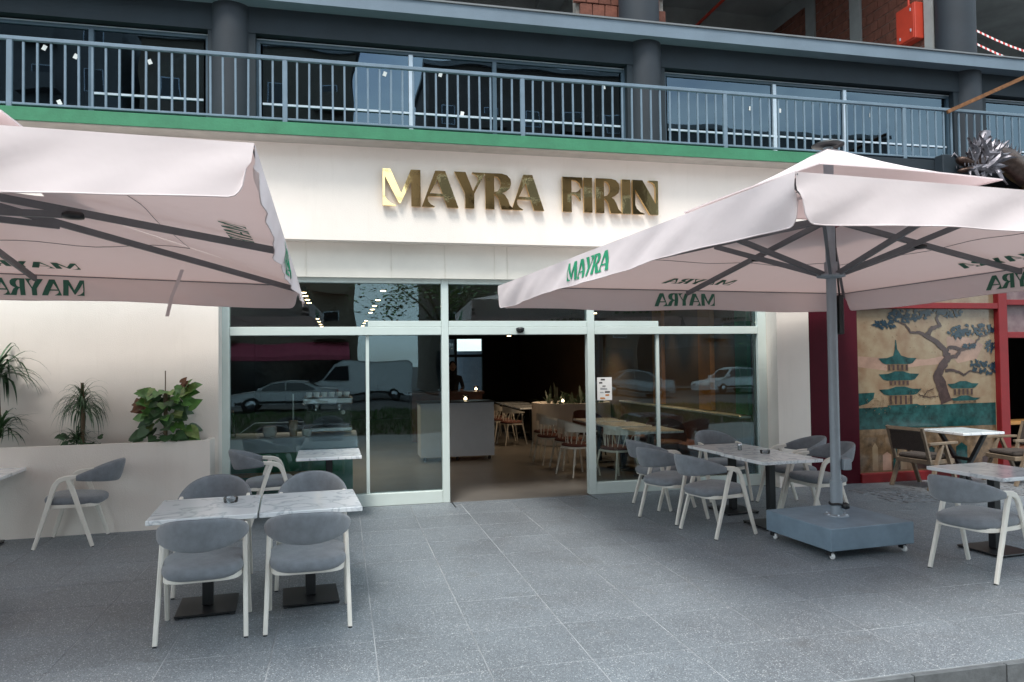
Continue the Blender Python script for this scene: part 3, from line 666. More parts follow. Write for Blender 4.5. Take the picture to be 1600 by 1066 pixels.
# painted pagodas
def tier(cx, yt, yb, hw, body_h, bw, m=m_mteal):
    put(flat([(cx-hw, yt+10), (cx-hw*.55, yt+6), (cx-hw*.2, yt-16), (cx+hw*.2, yt-16), (cx+hw*.55, yt+6), (cx+hw, yt+10), (cx+hw*.78, yb-10), (cx+hw*.6, yb), (cx-hw*.6, yb), (cx-hw*.78, yb-10)], m), 'roof_print', m)
    put(flat([(cx-bw, yb), (cx+bw, yb), (cx+bw, yb+body_h), (cx-bw, yb+body_h)], None), 'storey_print', m_mtan)
    for q in range(-2, 3): put(flat([(cx+q*bw*.42-9, yb+6), (cx+q*bw*.42+9, yb+6), (cx+q*bw*.42+9, yb+body_h-8), (cx+q*bw*.42-9, yb+body_h-8)], None), 'window_print', m_mbark)
tier(455, 870, 935, 195, 95, 110); tier(445, 725, 795, 185, 50, 90); tier(435, 575, 640, 175, 66, 95)
put(flat([(395, 560), (410, 500), (416, 410), (424, 410), (434, 500), (468, 560)], None), 'spire_print', m_mteal)
put(flat([(330, 1030), (600, 1022), (690, 1060), (560, 1110), (360, 1105)], None), 'terrace_print', m_mteal)
tier(1040, 830, 885, 150, 70, 95); tier(1050, 970, 1005, 155, 20, 110)
# painted pine
T = [[(880, 1020, 110), (845, 900, 100), (800, 760, 84), (850, 660, 74), (908, 585, 60), (862, 500, 52), (790, 425, 48), (705, 370, 46), (760, 300, 36), (835, 268, 30), (805, 200, 22), (830, 125, 18)],
     [(705, 370, 34), (640, 340, 24), (560, 335, 18), (515, 262, 14), (450, 240, 8)], [(905, 580, 30), (985, 572, 36), (1030, 505, 34), (925, 478, 30), (890, 520, 26)],
     [(1030, 500, 28), (1105, 495, 22), (1170, 440, 16), (1225, 375, 12), (1320, 350, 8)], [(870, 705, 30), (965, 708, 22), (1050, 752, 18), (1110, 712, 14), (1230, 742, 8)],
     [(660, 965, 10), (700, 900, 8), (760, 880, 6)], [(620, 930, 8), (690, 960, 9), (800, 955, 7)]]
for t_l in T: put(flat(ribbon(dense(t_l, rr)), None), 'branch_print', m_mbark)
for cx, cy, rx, ry, n in ((560, 165, 190, 55, 60), (330, 262, 110, 42, 36), (455, 205, 120, 40, 30), (930, 150, 130, 40, 40), (1165, 312, 215, 52, 70), (1000, 345, 95, 48, 30), (1318, 470, 60, 62, 24), (1265, 690, 130, 62, 46), (1170, 640, 85, 28, 18), (760, 140, 120, 22, 24), (1110, 470, 60, 20, 14)):
    mb = MB()
    for k in range(n):
        a = rr.uniform(0, 6.28); q = math.sqrt(rr.random()); x, y = cx+math.cos(a)*rx*q, cy+math.sin(a)*ry*q; an = math.atan2(y-cy, x-cx)+rr.uniform(-.8, .8)
        l_, w_ = rr.uniform(26, 52), rr.uniform(9, 16); c_, s_ = math.cos(an), math.sin(an)
        LAY[0] += .02
        f_ = flat([(x-c_*l_*.4, y-s_*l_*.4), (x-s_*w_, y+c_*w_), (x+c_*l_*.6, y+s_*l_*.6), (x+s_*w_, y-c_*w_)], None); LAY[0] -= 1
        mb.add(f_.v, f_.f)
    LAY[0] += 1; put(mb, 'foliage_print', m_mblue)
mb = MB()
for k in range(220):
    x, y = (rr.gauss(690, 60), rr.gauss(930, 40)) if k % 2 else (rr.gauss(260, 60), rr.gauss(1000, 40)); LAY[0] -= .99
    f_ = flat([(x, y), (x+rr.uniform(4, 12), y+rr.uniform(-4, 6)), (x+rr.uniform(-3, 6), y+rr.uniform(5, 12))], None); mb.add(f_.v, f_.f)
put(mb, 'shrub_print', m_mtan)
mb = MB()
for k in range(900):
    x, y = rr.uniform(70, 1340), rr.uniform(125, 1000); a = rr.uniform(0, 6.28); l_ = rr.uniform(6, 20); LAY[0] -= .999
    if rr.random() < math.exp(-((y-300)/260)**2): f_ = flat([(x, y), (x+math.cos(a)*l_+3, y+math.sin(a)*l_), (x+math.cos(a)*l_-3, y+math.sin(a)*l_+4)], None); mb.add(f_.v, f_.f)
o = mb.build('brush_marks', m_mtan, mur); o['kind'] = 'stuff'; o.location = (0, .0, 0)

# dragon sculpture over the neighbour's fascia
dr = thing('dragon_sculpture', (8.9, 8.9, 4.2), 'dark bronze and silver dragon sculpture above the right umbrella', 'sculpture')
m_bronze = M('dark_bronze', (.085, .055, .045), .35, .8, var=.4, scale=14, bump=.5, bscale=60)
m_silver = M('tarnished_silver', (.17, .16, .18), .42, .8, var=.5, scale=9, bump=.4, bscale=50)
def dp(mb, n, m): o = mb.build(n, m, dr); o.location = (-8.9, -8.9, -4.2); return o
body_path = [(8.95, 8.72, 4.52), (9.15, 8.72, 4.66), (9.4, 8.75, 4.64), (9.7, 8.8, 4.50), (10.0, 8.85, 4.38), (10.4, 8.9, 4.42), (10.9, 8.95, 4.6), (11.4, 9, 4.5)]
dp(MB().tube(body_path, [.10, .15, .17, .17, .16, .15, .12, .08], 16), 'body', m_bronze)
mb = MB(); rr = random.Random(13)
for i in range(60):
    t = i/60*(len(body_path)-2)+.6; k = int(t); fr_ = t-k; a = Vector(body_path[k]).lerp(Vector(body_path[min(k+1, len(body_path)-1)]), fr_)
    b = a+Vector((rr.uniform(-.02, .10), rr.uniform(-.12, .02), rr.uniform(.19, .27))); mb.tube([a+Vector((0, -.03, .12)), a.lerp(b, .6)+Vector((.02, 0, .02)), b], [.028, .016, .002], 5)
dp(mb, 'back_spikes', m_silver)
# head: skull, jaws, horns, mane of curled flames
mb = MB()
def ellip(mb, c, r, n=12, m=8, rot=None):
    def fn(u, v):
        a, b = u*2*math.pi, v*math.pi; p = Vector((math.cos(a)*math.sin(b)*r[0], math.sin(a)*math.sin(b)*r[1], math.cos(b)*r[2]))
        if rot: p = rot @ p
        return Vector(c)+p
    mb.grid(fn, n, m)
ellip(mb, (8.80, 8.66, 4.56), (.20, .13, .12), rot=Matrix.Rotation(R(-20), 3, 'Y')); ellip(mb, (8.58, 8.62, 4.53), (.15, .10, .06), rot=Matrix.Rotation(R(15), 3, 'Y')); ellip(mb, (8.60, 8.62, 4.42), (.15, .085, .04), rot=Matrix.Rotation(R(-10), 3, 'Y'))
dp(mb, 'head', m_bronze)
mb = MB()
for k in range(120):
    c = Vector((8.80+rr.uniform(-.12, .26), 8.60+rr.uniform(-.06, .10), 4.56+rr.uniform(-.14, .12))); a = rr.uniform(-.3, 2.6) if rr.random() < .75 else rr.uniform(0, 6.28); l_ = rr.uniform(.10, .26)
    d1 = Vector((math.cos(a), rr.uniform(-.5, .1), math.sin(a))); d2 = Vector((math.cos(a+rr.uniform(-1, 1)), -.1, math.sin(a+rr.uniform(-1, 1))))
    q0, q1, q2, q3 = c, c+d1*l_*.4, c+d1*l_*.75+d2*l_*.15, c+d1*l_*.85+d2*l_*.45; sd = d1.cross(Vector((0, 1, 0))).normalized()
    vs = []
    for q, ww in ((q0, .018), (q1, .045), (q2, .030), (q3, .003)): vs += [q-sd*ww+Vector((0, .012, 0)), q+Vector((0, -.014, 0)), q+sd*ww+Vector((0, .012, 0)), q+Vector((0, .02, 0))]
    mb.add(vs, [(4*i+k, 4*i+(k+1) % 4, 4*i+4+(k+1) % 4, 4*i+4+k) for i in range(3) for k in range(4)]+[(0, 1, 2, 3), (15, 14, 13, 12)], 0, False)
dp(mb, 'mane', m_silver)
dp(MB().tube([(8.86, 8.62, 4.62), (8.84, 8.60, 4.78), (8.90, 8.60, 4.93), (8.99, 8.6, 4.98)], [.055, .09, .085, .02], 9), 'crest', m_silver)
for s_ in (-1, 1):
    mb = MB(); mb.tube([(8.62, 8.62+s_*.09, 4.54), (8.50, 8.6+s_*.13, 4.68), (8.45, 8.6+s_*.15, 4.60)], [.015, .011, .003], 6)
    dp(mb, 'whisker', m_silver)
    for k in range(4): dp(MB().tube([(8.5+k*.06, 8.62+s_*.07, 4.49), (8.5+k*.06, 8.62+s_*.075, 4.44)], [.010, .002], 5), 'tooth', m_silver)
dp(MB().bbox(8.32, 8.62, 8.74, 8.90, 4.25, 4.66, .01), 'mounting_box', m_dark)
ns = thing('neighbour_sign', (9.55, 9.18, 4.0), 'curled gold letter on the dark fascia below the dragon', 'sign')
def rib3(pts, y0, y1):
    poly = ribbon(pts); p2, tr_, lo = tri_poly(poly, []); n = len(p2); mb = MB(); vs = [(x, y0, z) for x, z in p2]+[(x, y1, z) for x, z in p2]
    mb.add(vs, [tuple(t) for t in tr_]+[(t[2]+n, t[1]+n, t[0]+n) for t in tr_]+[(i, (i+1) % n, (i+1) % n+n, i+n) for i in range(n)]); return mb
for dx in (0, .5, 1.0): 
    o = rib3([(0, 0, .07), (.03, .16, .07), (.02, .27, .06), (.12, .22, .06), (.22, .14, .06), (.27, .20, .05), (.22, .28, .03)], -.06, 0).build('letter', m_gold, ns); o.location = (dx, -.02, .05)

# ================================================================== UMBRELLAS
def umbrella(corners, label, hz=2.60, base_rot=R(4)):
    # corners: front-left, back-left, back-right, front-right (valance top)
    FL, BL, BR, FR = [Vector(c) for c in corners]; C = (FL+BL+BR+FR)/4; cx, cy = C.x, C.y
    t = thing('market_umbrella', (cx, cy, 0), label, 'umbrella', 'cafe umbrellas')
    off = Vector((cx, cy, 0))
    def add(mb, n, m, par=None):
        mb.v = [(x-cx, y-cy, z) for x, y, z in mb.v]; return mb.build(n, m, par or t)
    ez = C.z; top = Vector((cx, cy, 3.40)); rng = [FL, BL, BR, FR]
    def roofp(a, b, u, v):    # u along the eave, v from eave to the apex
        e = a.lerp(b, u); p = e.lerp(top, v)
        sag = -.05*math.sin(math.pi*v)*(1-.5*abs(2*u-1)) - .035*math.sin(math.pi*u)*(1-v)*0
        crn = .022*math.sin(u*math.pi*5)*(1-v)*math.sin(math.pi*v)+.012*math.sin(u*19+v*7)*math.sin(math.pi*v)
        return p+Vector((0, 0, sag+crn))
    rm = MB()
    for i in range(4):
        a, b = rng[i], rng[(i+1) % 4]; rm.grid(lambda u, v: roofp(a, b, u, v*.74), 24, 10)
    canopy = add(rm, 'canopy', m_canvas)
    # sewn seams of the roof
    # vent tier
    vm = MB(); vt = Vector((cx, cy, 3.845)); vc = []
    for q in rng: d = Vector((q.x-cx, q.y-cy, 0)); d = d*(1.0*math.sqrt(2)/d.length); vc.append(Vector((cx+d.x, cy+d.y, 3.355)))
    for i in range(4):
        a, b = vc[i], vc[(i+1) % 4]
        vm.grid(lambda u, v: a.lerp(b, u).lerp(vt, v)+Vector((0, 0, -.05*math.sin(math.pi*v)+.012*math.sin(u*math.pi)*(1-v))), 10, 6)
        vm.grid(lambda u, v: a.lerp(b, u)+Vector((0, 0, .012*math.sin(u*math.pi)-.012*v)), 10, 1)
    vent = add(vm, 'vent_canopy', m_canvas)
    add(MB().lathe([(.001, 3.895), (.11, 3.885), (.15, 3.865), (.15, 3.855), (.05, 3.835)][::-1], 24, (cx, cy, 0)), 'top_cap', m_black)
    # valances
    H_ = .265
    for i in range(4):
        a, b = rng[i], rng[(i+1) % 4]; d = (b-a); ln = d.length; dn = d.normalized(); nrm = Vector((dn.y, -dn.x, 0))
        mid = (a+b)/2
        if (mid-C).dot(nrm) < 0: nrm = -nrm
        ph = i*1.7+cx
        def vp(u, v, off_=0.0):
            s = u*ln; edge = min(s, ln-s); r_ = .10
            drop = H_*v
            if edge < r_ and v > .35: drop = H_*(.35+(v-.35)*(1-(1-math.sqrt(max(0, 1-(1-edge/r_)**2)))*.75))
            wv_ = (.014*math.sin(u*9+ph)+.010*math.sin(u*23+ph*2))*v + .03*v*v*math.sin(u*math.pi*2+ph) + .015*math.sin((s-v*.42)*9.0+ph)*math.sin(s*2.1+ph)*min(1, v*2.2) + .004*math.sin((s-v*.5)*21+ph*3)*math.sin(s*1.3+1+ph)*min(1, v*2)
            fl_ = .035*v
            low = .012*math.sin(u*14+ph)*v
            ins = .035*(1-edge/.12)*v if edge < .12 else 0
            sa = dn*(ins if s < ln/2 else -ins)
            return a.lerp(b, u)+Vector((0, 0, -drop+low-.02*math.sin(math.pi*u)*0))+nrm*(wv_+fl_*.4+off_)+sa
        gv = MB()
        us = [0, .004, .008, .013, .02]+[.02+.96*k/56 for k in range(1, 56)]+[.98, .987, .992, .996, 1]
        nu = len(us)-1; gv.grid(lambda u, v: vp(us[round(u*nu)], v), nu, 8)
        val = add(gv, 'valance', m_canvas)
        # hem piping
        hm = MB(); hm.tube([vp(us[k], 1.0) for k in range(0, len(us))], .004, 5); add(hm, 'hem', m_canvas, val)
        # printed name, outside and showing through inside
        vs, fs, W = WORD; hgt = .165; sc_ = hgt/187; wd_ = W*sc_*1.12
        outward = 1 if (nrm.cross(Vector((0, 0, 1)))).dot(dn) > 0 else -1   # reading direction seen from outside
        for side, o_, m_ in ((1, .006, m_print), (-1, -.006, m_print_in)):
            tm = MB(); pts = []
            for x, y in vs:
                q = (x*sc_*1.12-wd_/2)/ln; u = .5+q*(-outward); v = (.05+(hgt-y*sc_))/H_
                pts.append(vp(u, v, o_))
            tm.add(pts, fs); add(tm, 'printed_name', m_, val)
        # name on the roof panel, showing through underneath
        tm = MB(); pts = []
        for x, y in vs:
            q = (x*sc_*1.25-wd_/2*1.1)/ln; u = .5+q*(-outward)
            v = .10+ y*sc_*1.15/2.6; p = roofp(a, b, .5+(u-.5)/(1-v), v); pts.append(p+Vector((0, 0, -.012)))
        tm.add(pts, fs); add(tm, 'printed_name', m_print_in, canopy)
        # underside seam
        sm = MB(); sm.tube([a.lerp(b, k/20)+Vector((0, 0, -.012))-nrm*.012 for k in range(21)], .005, 4); add(sm, 'seam', m_umetd, canopy)
        sm = MB(); sm.tube([roofp(a, b, k/20, .38)+Vector((0, 0, -.008)) for k in range(21)], .003, 4); add(sm, 'seam', m_umetd, canopy)
    # pole, hub, ribs and struts
    add(MB().lathe([(.046, .27), (.046, 3.84)], 20, (cx, cy, 0)), 'pole', m_umet)
    add(MB().lathe([(.056, .27), (.056, .62)], 20, (cx, cy, 0)), 'pole_sleeve', m_umet)
    add(MB().lathe([(.05, hz-.04), (.13, hz-.025), (.13, hz), (.06, hz+.015), (.06, hz+.12)], 20, (cx, cy, 0)), 'hub', m_umet)
    add(MB().lathe([(.05, 3.16), (.11, 3.17), (.11, 3.22), (.05, 3.23)], 20, (cx, cy, 0)), 'upper_hub', m_umet)
    tz = 3.18
    ends = []
    for i in range(4): ends += [rng[i], (rng[i]+rng[(i+1) % 4])/2]
    for k, e in enumerate(ends):
        d = Vector((e.x-cx, e.y-cy, 0)).normalized(); s0 = Vector((cx, cy, 0))+d*.09
        r0 = Vector((s0.x, s0.y, tz-.02)); r1 = Vector((e.x, e.y, e.z-.03))-d*.05; r1.z -= 0
        low = Vector((0, 0, -.065))
        rb = MB(); rb.beam(r0+low*.6, r1+low*.35, .03, .055); rib = add(rb, 'rib', m_umetd)
        m_ = r0.lerp(r1, 1.02/(r1-r0).length)+low*.9
        sb = MB(); sb.beam(Vector((s0.x, s0.y, hz)), m_, .028, .05); add(sb, 'strut', m_umetd)
        if k % 2 == 1:
            jb = MB(); jb.lathe([(.001, -.03), (.07, -.025), (.08, 0), (.06, .02), (.001, .025)], 12, tuple(m_)); add(jb, 'joint_cover', m_black, rib)
    # crank
    add(MB().bbox(cx+.056, cx+.105, cy-.045, cy+.035, 2.02, 2.40, .008), 'crank_box', m_black)
    add(MB().tube([(cx+.08, cy-.01, 2.40), (cx+.06, cy, 2.75), (cx+.05, cy, 3.16)], .009, 6), 'lift_rope', m_black)
    add(MB().bbox(cx+.045, cx+.13, cy-.07, cy+.02, .72, .83, .008), 'pole_clamp', m_umet)
    add(MB().tube([(cx+.062*math.cos(a*.3), cy+.062*math.sin(a*.3), .40+.004*math.sin(a)) for a in range(22)], .012, 6).lathe([(.001, -.035), (.035, -.02), (.035, .02), (.001, .035)], 10, (cx+.05, cy-.07, .385)), 'strap', m_black)
    # weighted base on castors
    bm_ = MB().bbox(-.46, .46, -.46, .46, .085, .285, .006); bs = bm_.build('base', m_ubase, t); bs.rotation_euler.z = base_rot
    MB().lathe([(.11, .2855), (.11, .297), (.07, .30)], 24).build('pole_flange', m_umet, bs)
    for k in range(6): MB().lathe([(.010, .297), (.010, .306), (.006, .308)], 6, (.092*math.cos(k*1.047), .092*math.sin(k*1.047), 0)).build('bolt', m_alu, bs)
    for sx, sy in ((-1, -1), (1, -1), (1, 1), (-1, 1)):
        w_ = MB().lathe([(.001, -.012), (.024, -.012), (.030, -.006), (.030, .006), (.024, .012), (.001, .012)], 14); w_.v = [(z, x, y) for x, y, z in w_.v]
        cs = w_.build('castor_wheel', m_plast, bs); cs.location = (sx*.40, sy*.40, .031)
        MB().bbox(-.026, .026, -.02, .03, .034, .085, .004).add([], []).build('castor_fork', m_black, bs).location = (sx*.40, sy*.40+.018, 0)
    return t
umbrella([(2.36, 3.46, 2.79), (1.83, 8.61, 2.70), (6.88, 9.03, 2.70), (7.41, 3.88, 2.79)], 'pale pink cafe umbrella on a blue grey wheeled base, right of the door')
ul = umbrella([(-5.52, 3.20, 2.82), (-5.72, 8.45, 2.84), (-.46, 8.77, 2.70), (-.375, 3.47, 2.795)], 'pale pink cafe umbrella hanging over the left tables', 2.93)
# loose tie strap hanging from the left canopy
mb = MB(); pts = [(-1.55, 7.95, 2.76), (-1.60, 8.02, 2.66), (-1.68, 8.10, 2.50), (-1.73, 8.13, 2.30)]
vs = []
for p in pts: vs += [(p[0]-.018, p[1], p[2]), (p[0]+.018, p[1]+.004, p[2])]
mb.add(vs, [(2*i, 2*i+2, 2*i+3, 2*i+1) for i in range(3)]); mb.v = [(x+3.1, y-5.97, z) for x, y, z in mb.v]
o = mb.build('tie_strap', m_canvas, ul); o.location = (0, 0, 0); o.matrix_parent_inverse = Matrix.Translation((-3.1-ul.location.x, 5.97-ul.location.y, 0))

# ================================================================== CHAIRS AND TABLES
def sweep(mb, path, wid, thick, x_of):
    """bar of chamfered rectangular section along a path in the y-z plane; x_of(z) gives the lateral position"""
    n = len(path); rings = []
    for i, (y, z) in enumerate(path):
        a, b = path[max(0, i-1)], path[min(n-1, i+1)]; ty, tz = b[0]-a[0], b[1]-a[1]; k = math.hypot(ty, tz); ny, nz = -tz/k, ty/k
        ww = wid[i]/2; th = thick/2; c = .006; x = x_of(z)
        rings.append([(x+sx, y+ny*sn, z+nz*sn) for sx, sn in ((-th+c, -ww), (th-c, -ww), (th, -ww+c), (th, ww-c), (th-c, ww), (-th+c, ww), (-th, ww-c), (-th, -ww+c))])
    vs = [p for r_ in rings for p in r_]
    fs = [(i*8+k, i*8+(k+1) % 8, (i+1)*8+(k+1) % 8, (i+1)*8+k) for i in range(n-1) for k in range(8)]
    mb.add(vs, fs+[tuple(range(7, -1, -1)), tuple(range((n-1)*8, n*8))])
    return mb
def superring(w_, d_, n, e, cy=0):
    o = []
    for k in range(n):
        a = 2*math.pi*k/n; c, s = math.cos(a), math.sin(a); x = w_*math.copysign(abs(c)**(2/e), c); y = d_*math.copysign(abs(s)**(2/e), s)
        x *= 1+.06*(y/d_); o.append((x, y+cy))
    return o
def make_chair(name, label, cat, upm, wdm, group):
    t = thing(name, (0, 0, 0), label, cat, group)
    for s in (-1, 1):
        xo = lambda z: s*(.275-.016*min(1, z/.66))
        fp = [(.262, .006), (.225, .12), (.165, .33), (.112, .52), (.088, .595), (.068, .638), (.038, .668), (-.005, .684), (-.06, .692), (-.125, .700)]
        fw = [.033, .036, .041, .045, .047, .049, .050, .050, .046, .036]
        sweep(MB(), fp, fw, .03, xo).build('leg', wdm, t)
        rp2 = [(-.262, .006), (-.232, .10), (-.155, .33), (-.095, .52), (-.062, .615), (-.038, .672)]
        sweep(MB(), rp2, [.033, .036, .042, .046, .048, .044], .0295, xo).build('leg', wdm, t)
        for y in (.262, -.262):
            pass
    # foot glides
    for x, y in ((-.275, .262), (.275, .262), (-.275, -.262), (.275, -.262)):
        MB().box(x-.012, x+.012, y-.014, y+.014, 0, .007).build('glide', m_black, t)
    # seat rails
    mb = MB(); a = superring(.252, .235, 40, 5, -.045); b = superring(.24, .222, 40, 5, -.045)
    vs = [(x, y, .385) for x, y in b]+[(x, y, .39) for x, y in a]+[(x, y, .425) for x, y in a]
    mb.add(vs, [(i, (i+1) % 40, 40+(i+1) % 40, 40+i) for i in range(40)]+[(40+i, 40+(i+1) % 40, 80+(i+1) % 40, 80+i) for i in range(40)]+[tuple(range(39, -1, -1)), tuple(range(80, 120))], 0, False)
    mb.build('seat_frame', wdm, t)
    # cushion
    prof = [(.93, .418), (.985, .428), (1.015, .447), (1.015, .466), (.985, .484), (.90, .497), (.72, .506), (.45, .511), (.2, .513)]
    vs = []; mb = MB()
    for sc_, z in prof:
        for x, y in superring(.258*sc_, .262*sc_, 40, 3.4, -.05): vs.append((x, y, z+.012*(y/.26)))
    m_ = len(prof); mb.add(vs, [(i*40+k, i*40+(k+1) % 40, (i+1)*40+(k+1) % 40, (i+1)*40+k) for i in range(m_-1) for k in range(40)]+[tuple(range(39, -1, -1)), tuple(range((m_-1)*40, m_*40))], 0, True)
    mb.build('seat', upm, t)
    # wrap-around backrest
    A = R(80)
    def center(tt):
        a = tt*A; return Vector((.278*math.sin(a)/math.sin(A), -.115-.31*(math.cos(a)-math.cos(A))/(1-math.cos(A)), 0))
    def bp(u, v):
        tt = 2*u-1; c = center(tt); e = .002; tn = (center(min(1, tt+e))-center(max(-1, tt-e))).normalized(); nr = Vector((tn.y, -tn.x, 0))
        s = abs(tt); zt = .672+.036+.135*(1-s**2.1)-.01*(1-s); zb = .672-.012-.045*(1-s**1.6)
        an = 2*math.pi*v; hh = (zt-zb)/2; zc = (zt+zb)/2; th = .021*(1-.45*s**4)
        ca, sa = math.cos(an), math.sin(an); ca = math.copysign(abs(ca)**.8, ca); sa = math.copysign(abs(sa)**.65, sa)
        lean = .055*((zc+hh*sa)-.62)/.2*(1-s*s)
        return c+nr*(th*ca)+Vector((0, -lean, zc+hh*sa))
    mb = MB(); mb.grid(bp, 36, 18, wrap_v=True); n = 18
    v0 = mb.v[:n]; v1 = mb.v[-n:]; mb.add(v0, [tuple(range(n))]); mb.add(v1, [tuple(range(n-1, -1, -1))])
    bk = mb.build('backrest', upm, t)
    mb = MB(); mb.tube([bp(k/36, .25) for k in range(37)], .0035, 5); mb.build('piping', upm, bk)
    remember(t); return t
GR = 'grey upholstered terrace chairs'
chair = make_chair('terrace_chair', 'grey chair with its back to the viewer, front left of the left tables', 'chair', m_uph, m_wood, GR)
chair.location = (-.915, 5.445, 0); chair.rotation_euler.z = R(4)
for x, y, rz, lab in (
    (-.235, 5.465, 2, 'grey chair with its back to the viewer, front right of the left tables'),
    (-1.02, 6.47, 184, 'grey chair behind the left table that holds the ashtray'),
    (-.24, 6.44, 181, 'grey chair behind the left table nearest the door'),
    (-2.70, 8.46, 91, 'grey chair standing sideways against the planter wall'),
    (-.76, 8.95, -84, 'grey chair beside the small table at the left window'),
    (3.81, 7.07, -77, 'front grey chair on the near side of the right tables'),
    (3.66, 7.80, -67, 'second grey chair on the left of the right tables, behind the front one'),
    (3.86, 8.50, -80, 'grey chair closest to the right door post, mostly hidden'),
    (4.78, 8.72, 176, 'grey chair at the far end of the right tables by the window'),
    (5.30, 8.08, 84, 'grey chair in front of the white pillar'),
    (5.17, 7.36, 92, 'grey chair partly hidden by the umbrella pole'),
    (5.19, 5.17, -77, 'grey chair at the right edge of the terrace, beside the umbrella base')):
    dup(chair, (x, y, 0), R(rz), lab)
def make_table(label, group, w_=.72, d_=.80, h_=.745):
    t = thing('cafe_table', (0, 0, 0), label, 'table', group)
    MB().bbox(-w_/2, w_/2, -d_/2, d_/2, h_-.034, h_, .004).build('table_top', m_marble, t)
    MB().bbox(-.26, .26, -.03, .03, h_-.05, h_-.035, .003).build('top_bracket', m_black, t)
    MB().bbox(-.038, .038, -.038, .038, .028, h_-.051, .005).build('leg', m_black, t)
    MB().bbox(-.205, .205, -.225, .225, .012, .026, .004).build('base_plate', m_black, t)
    for sx in (-1, 1):
        for sy in (-1, 1): MB().lathe([(.016, 0), (.018, .006), (.012, .012)], 10, (sx*.185, sy*.205, 0)).build('foot', m_black, t)
    remember(t); return t
GT = 'marble topped terrace tables'
tb = make_table('marble table with an ashtray in the left group', GT); tb.location = (-.972, 5.90, 0); tb.rotation_euler.z = R(4)
for x, y, rz, lab in ((-.240, 5.952, 4, 'marble table in the left group nearest the door'), (-3.58, 8.42, 3, 'marble table cut by the left picture edge'),
    (-.145, 9.00, 1, 'small marble table at the left window'), (4.50, 7.17, 3, 'near marble table of the right group'),
    (4.50, 7.97, 3, 'far marble table of the right group by the window'), (5.86, 5.68, 4, 'marble table at the right edge of the terrace')):
    dup(tb, (x, y, 0), R(rz), lab)
def ashtray(loc, lab):
    mb = MB().lathe([(.045, 0), (.052, .004), (.054, .036), (.050, .04), (.043, .036), (.040, .010), (.001, .008)], 20)
    tag(mb.build('ashtray', m_clear, None, loc), lab, 'ashtray', 'glass ashtrays')
ashtray((-.83, 6.03, .746), 'round smoked glass ashtray on the left table'); ashtray((4.56, 7.36, .746), 'round glass ashtray on the right table')
ss = thing('salt_shaker', (4.46, 7.72, .746), 'small salt shaker with steel cap on the far right table', 'shaker')
MB().lathe([(.022, 0), (.024, .01), (.02, .055)], 14).build('glass_body', m_clear, ss); MB().lathe([(.021, .056), (.021, .072), (.012, .08)], 14).build('cap', m_steel, ss)

# restaurant furniture: wooden armchairs and a table with crossed legs
m_teak = M('greyed_teak', (.20, .15, .105), .6, var=.2, scale=12); m_rope = M('brown_rope_weave', (.055, .042, .036), .8, var=.3, scale=60, bump=.6, bscale=200)
def make_armchair(label):
    t = thing('wooden_armchair', (0, 0, 0), label, 'chair', 'wooden armchairs of the restaurant terrace')
    for s in (-1, 1):
        x = s*.29
        MB().beam((x, .26, 0), (x, .02, .60), .035, .05, up=(1, 0, 0)).build('leg', m_teak, t)
        MB().beam((x, -.30, 0), (x, -.03, .60), .035, .05, up=(1, 0, 0)).build('leg', m_teak, t)
        MB().bbox(x-.025, x+.025, -.28, .26, .605, .64, .005).build('armrest', m_teak, t)
        MB().beam((s*.265, -.24, .38), (s*.265, -.38, .84), .03, .045, up=(1, 0, 0)).build('back_post', m_teak, t)
    MB().bbox(-.27, .27, -.24, .24, .34, .40, .006).build('seat_frame', m_teak, t)
    MB().bbox(-.25, .25, -.22, .22, .401, .46, .02).build('seat', m_rope, t)
    MB().beam((0, -.385, .80), (0, -.378, .84), .50, .04, up=(0, 1, 0)).build('top_rail', m_teak, t)
    MB().beam((0, -.29, .52), (0, -.365, .79), .50, .025, up=(0, 1, 0)).build('backrest', m_rope, t)
    remember(t); return t
wa = make_armchair('wooden armchair seen from behind, left of the mural table'); wa.location = (7.86, 8.72, 0); wa.rotation_euler.z = R(-80)
dup(wa, (9.28, 8.62, 0), R(84), 'wooden armchair facing left beside the red post')
rt = thing('restaurant_table', (8.50, 8.72, 0), 'white topped table with crossed dark legs in front of the mural', 'table')
MB().bbox(-.34, .34, -.36, .36, .72, .755, .004).build('table_top', m_marble, rt)
for s in (-1, 1):
    MB().beam((-.24, s*.14, .005), (.24, s*.14, .72), .06, .04).build('leg', m_black, rt) if s < 0 else MB().beam((.24, .14, .005), (-.24, .14, .72), .06, .04).build('leg', m_black, rt)
MB().bbox(-.03, .03, -.12, .12, .34, .38, .004).build('stretcher', m_black, rt)
sb_ = thing('wooden_sideboard', (10.6, 9.8, 0), 'wooden sideboard inside the dark doorway at the right edge', 'sideboard')
MB().bbox(-.7, .7, -.2, .2, .70, .75, .006).build('top', m_ochre, sb_)
for s in (-1, 1): MB().bbox(s*.62-.03, s*.62+.03, -.17, .17, 0, .699, .004).build('leg', m_ochre, sb_)
MB().bbox(-.58, .58, -.16, .16, .30, .34, .004).build('shelf', m_walnut, sb_)

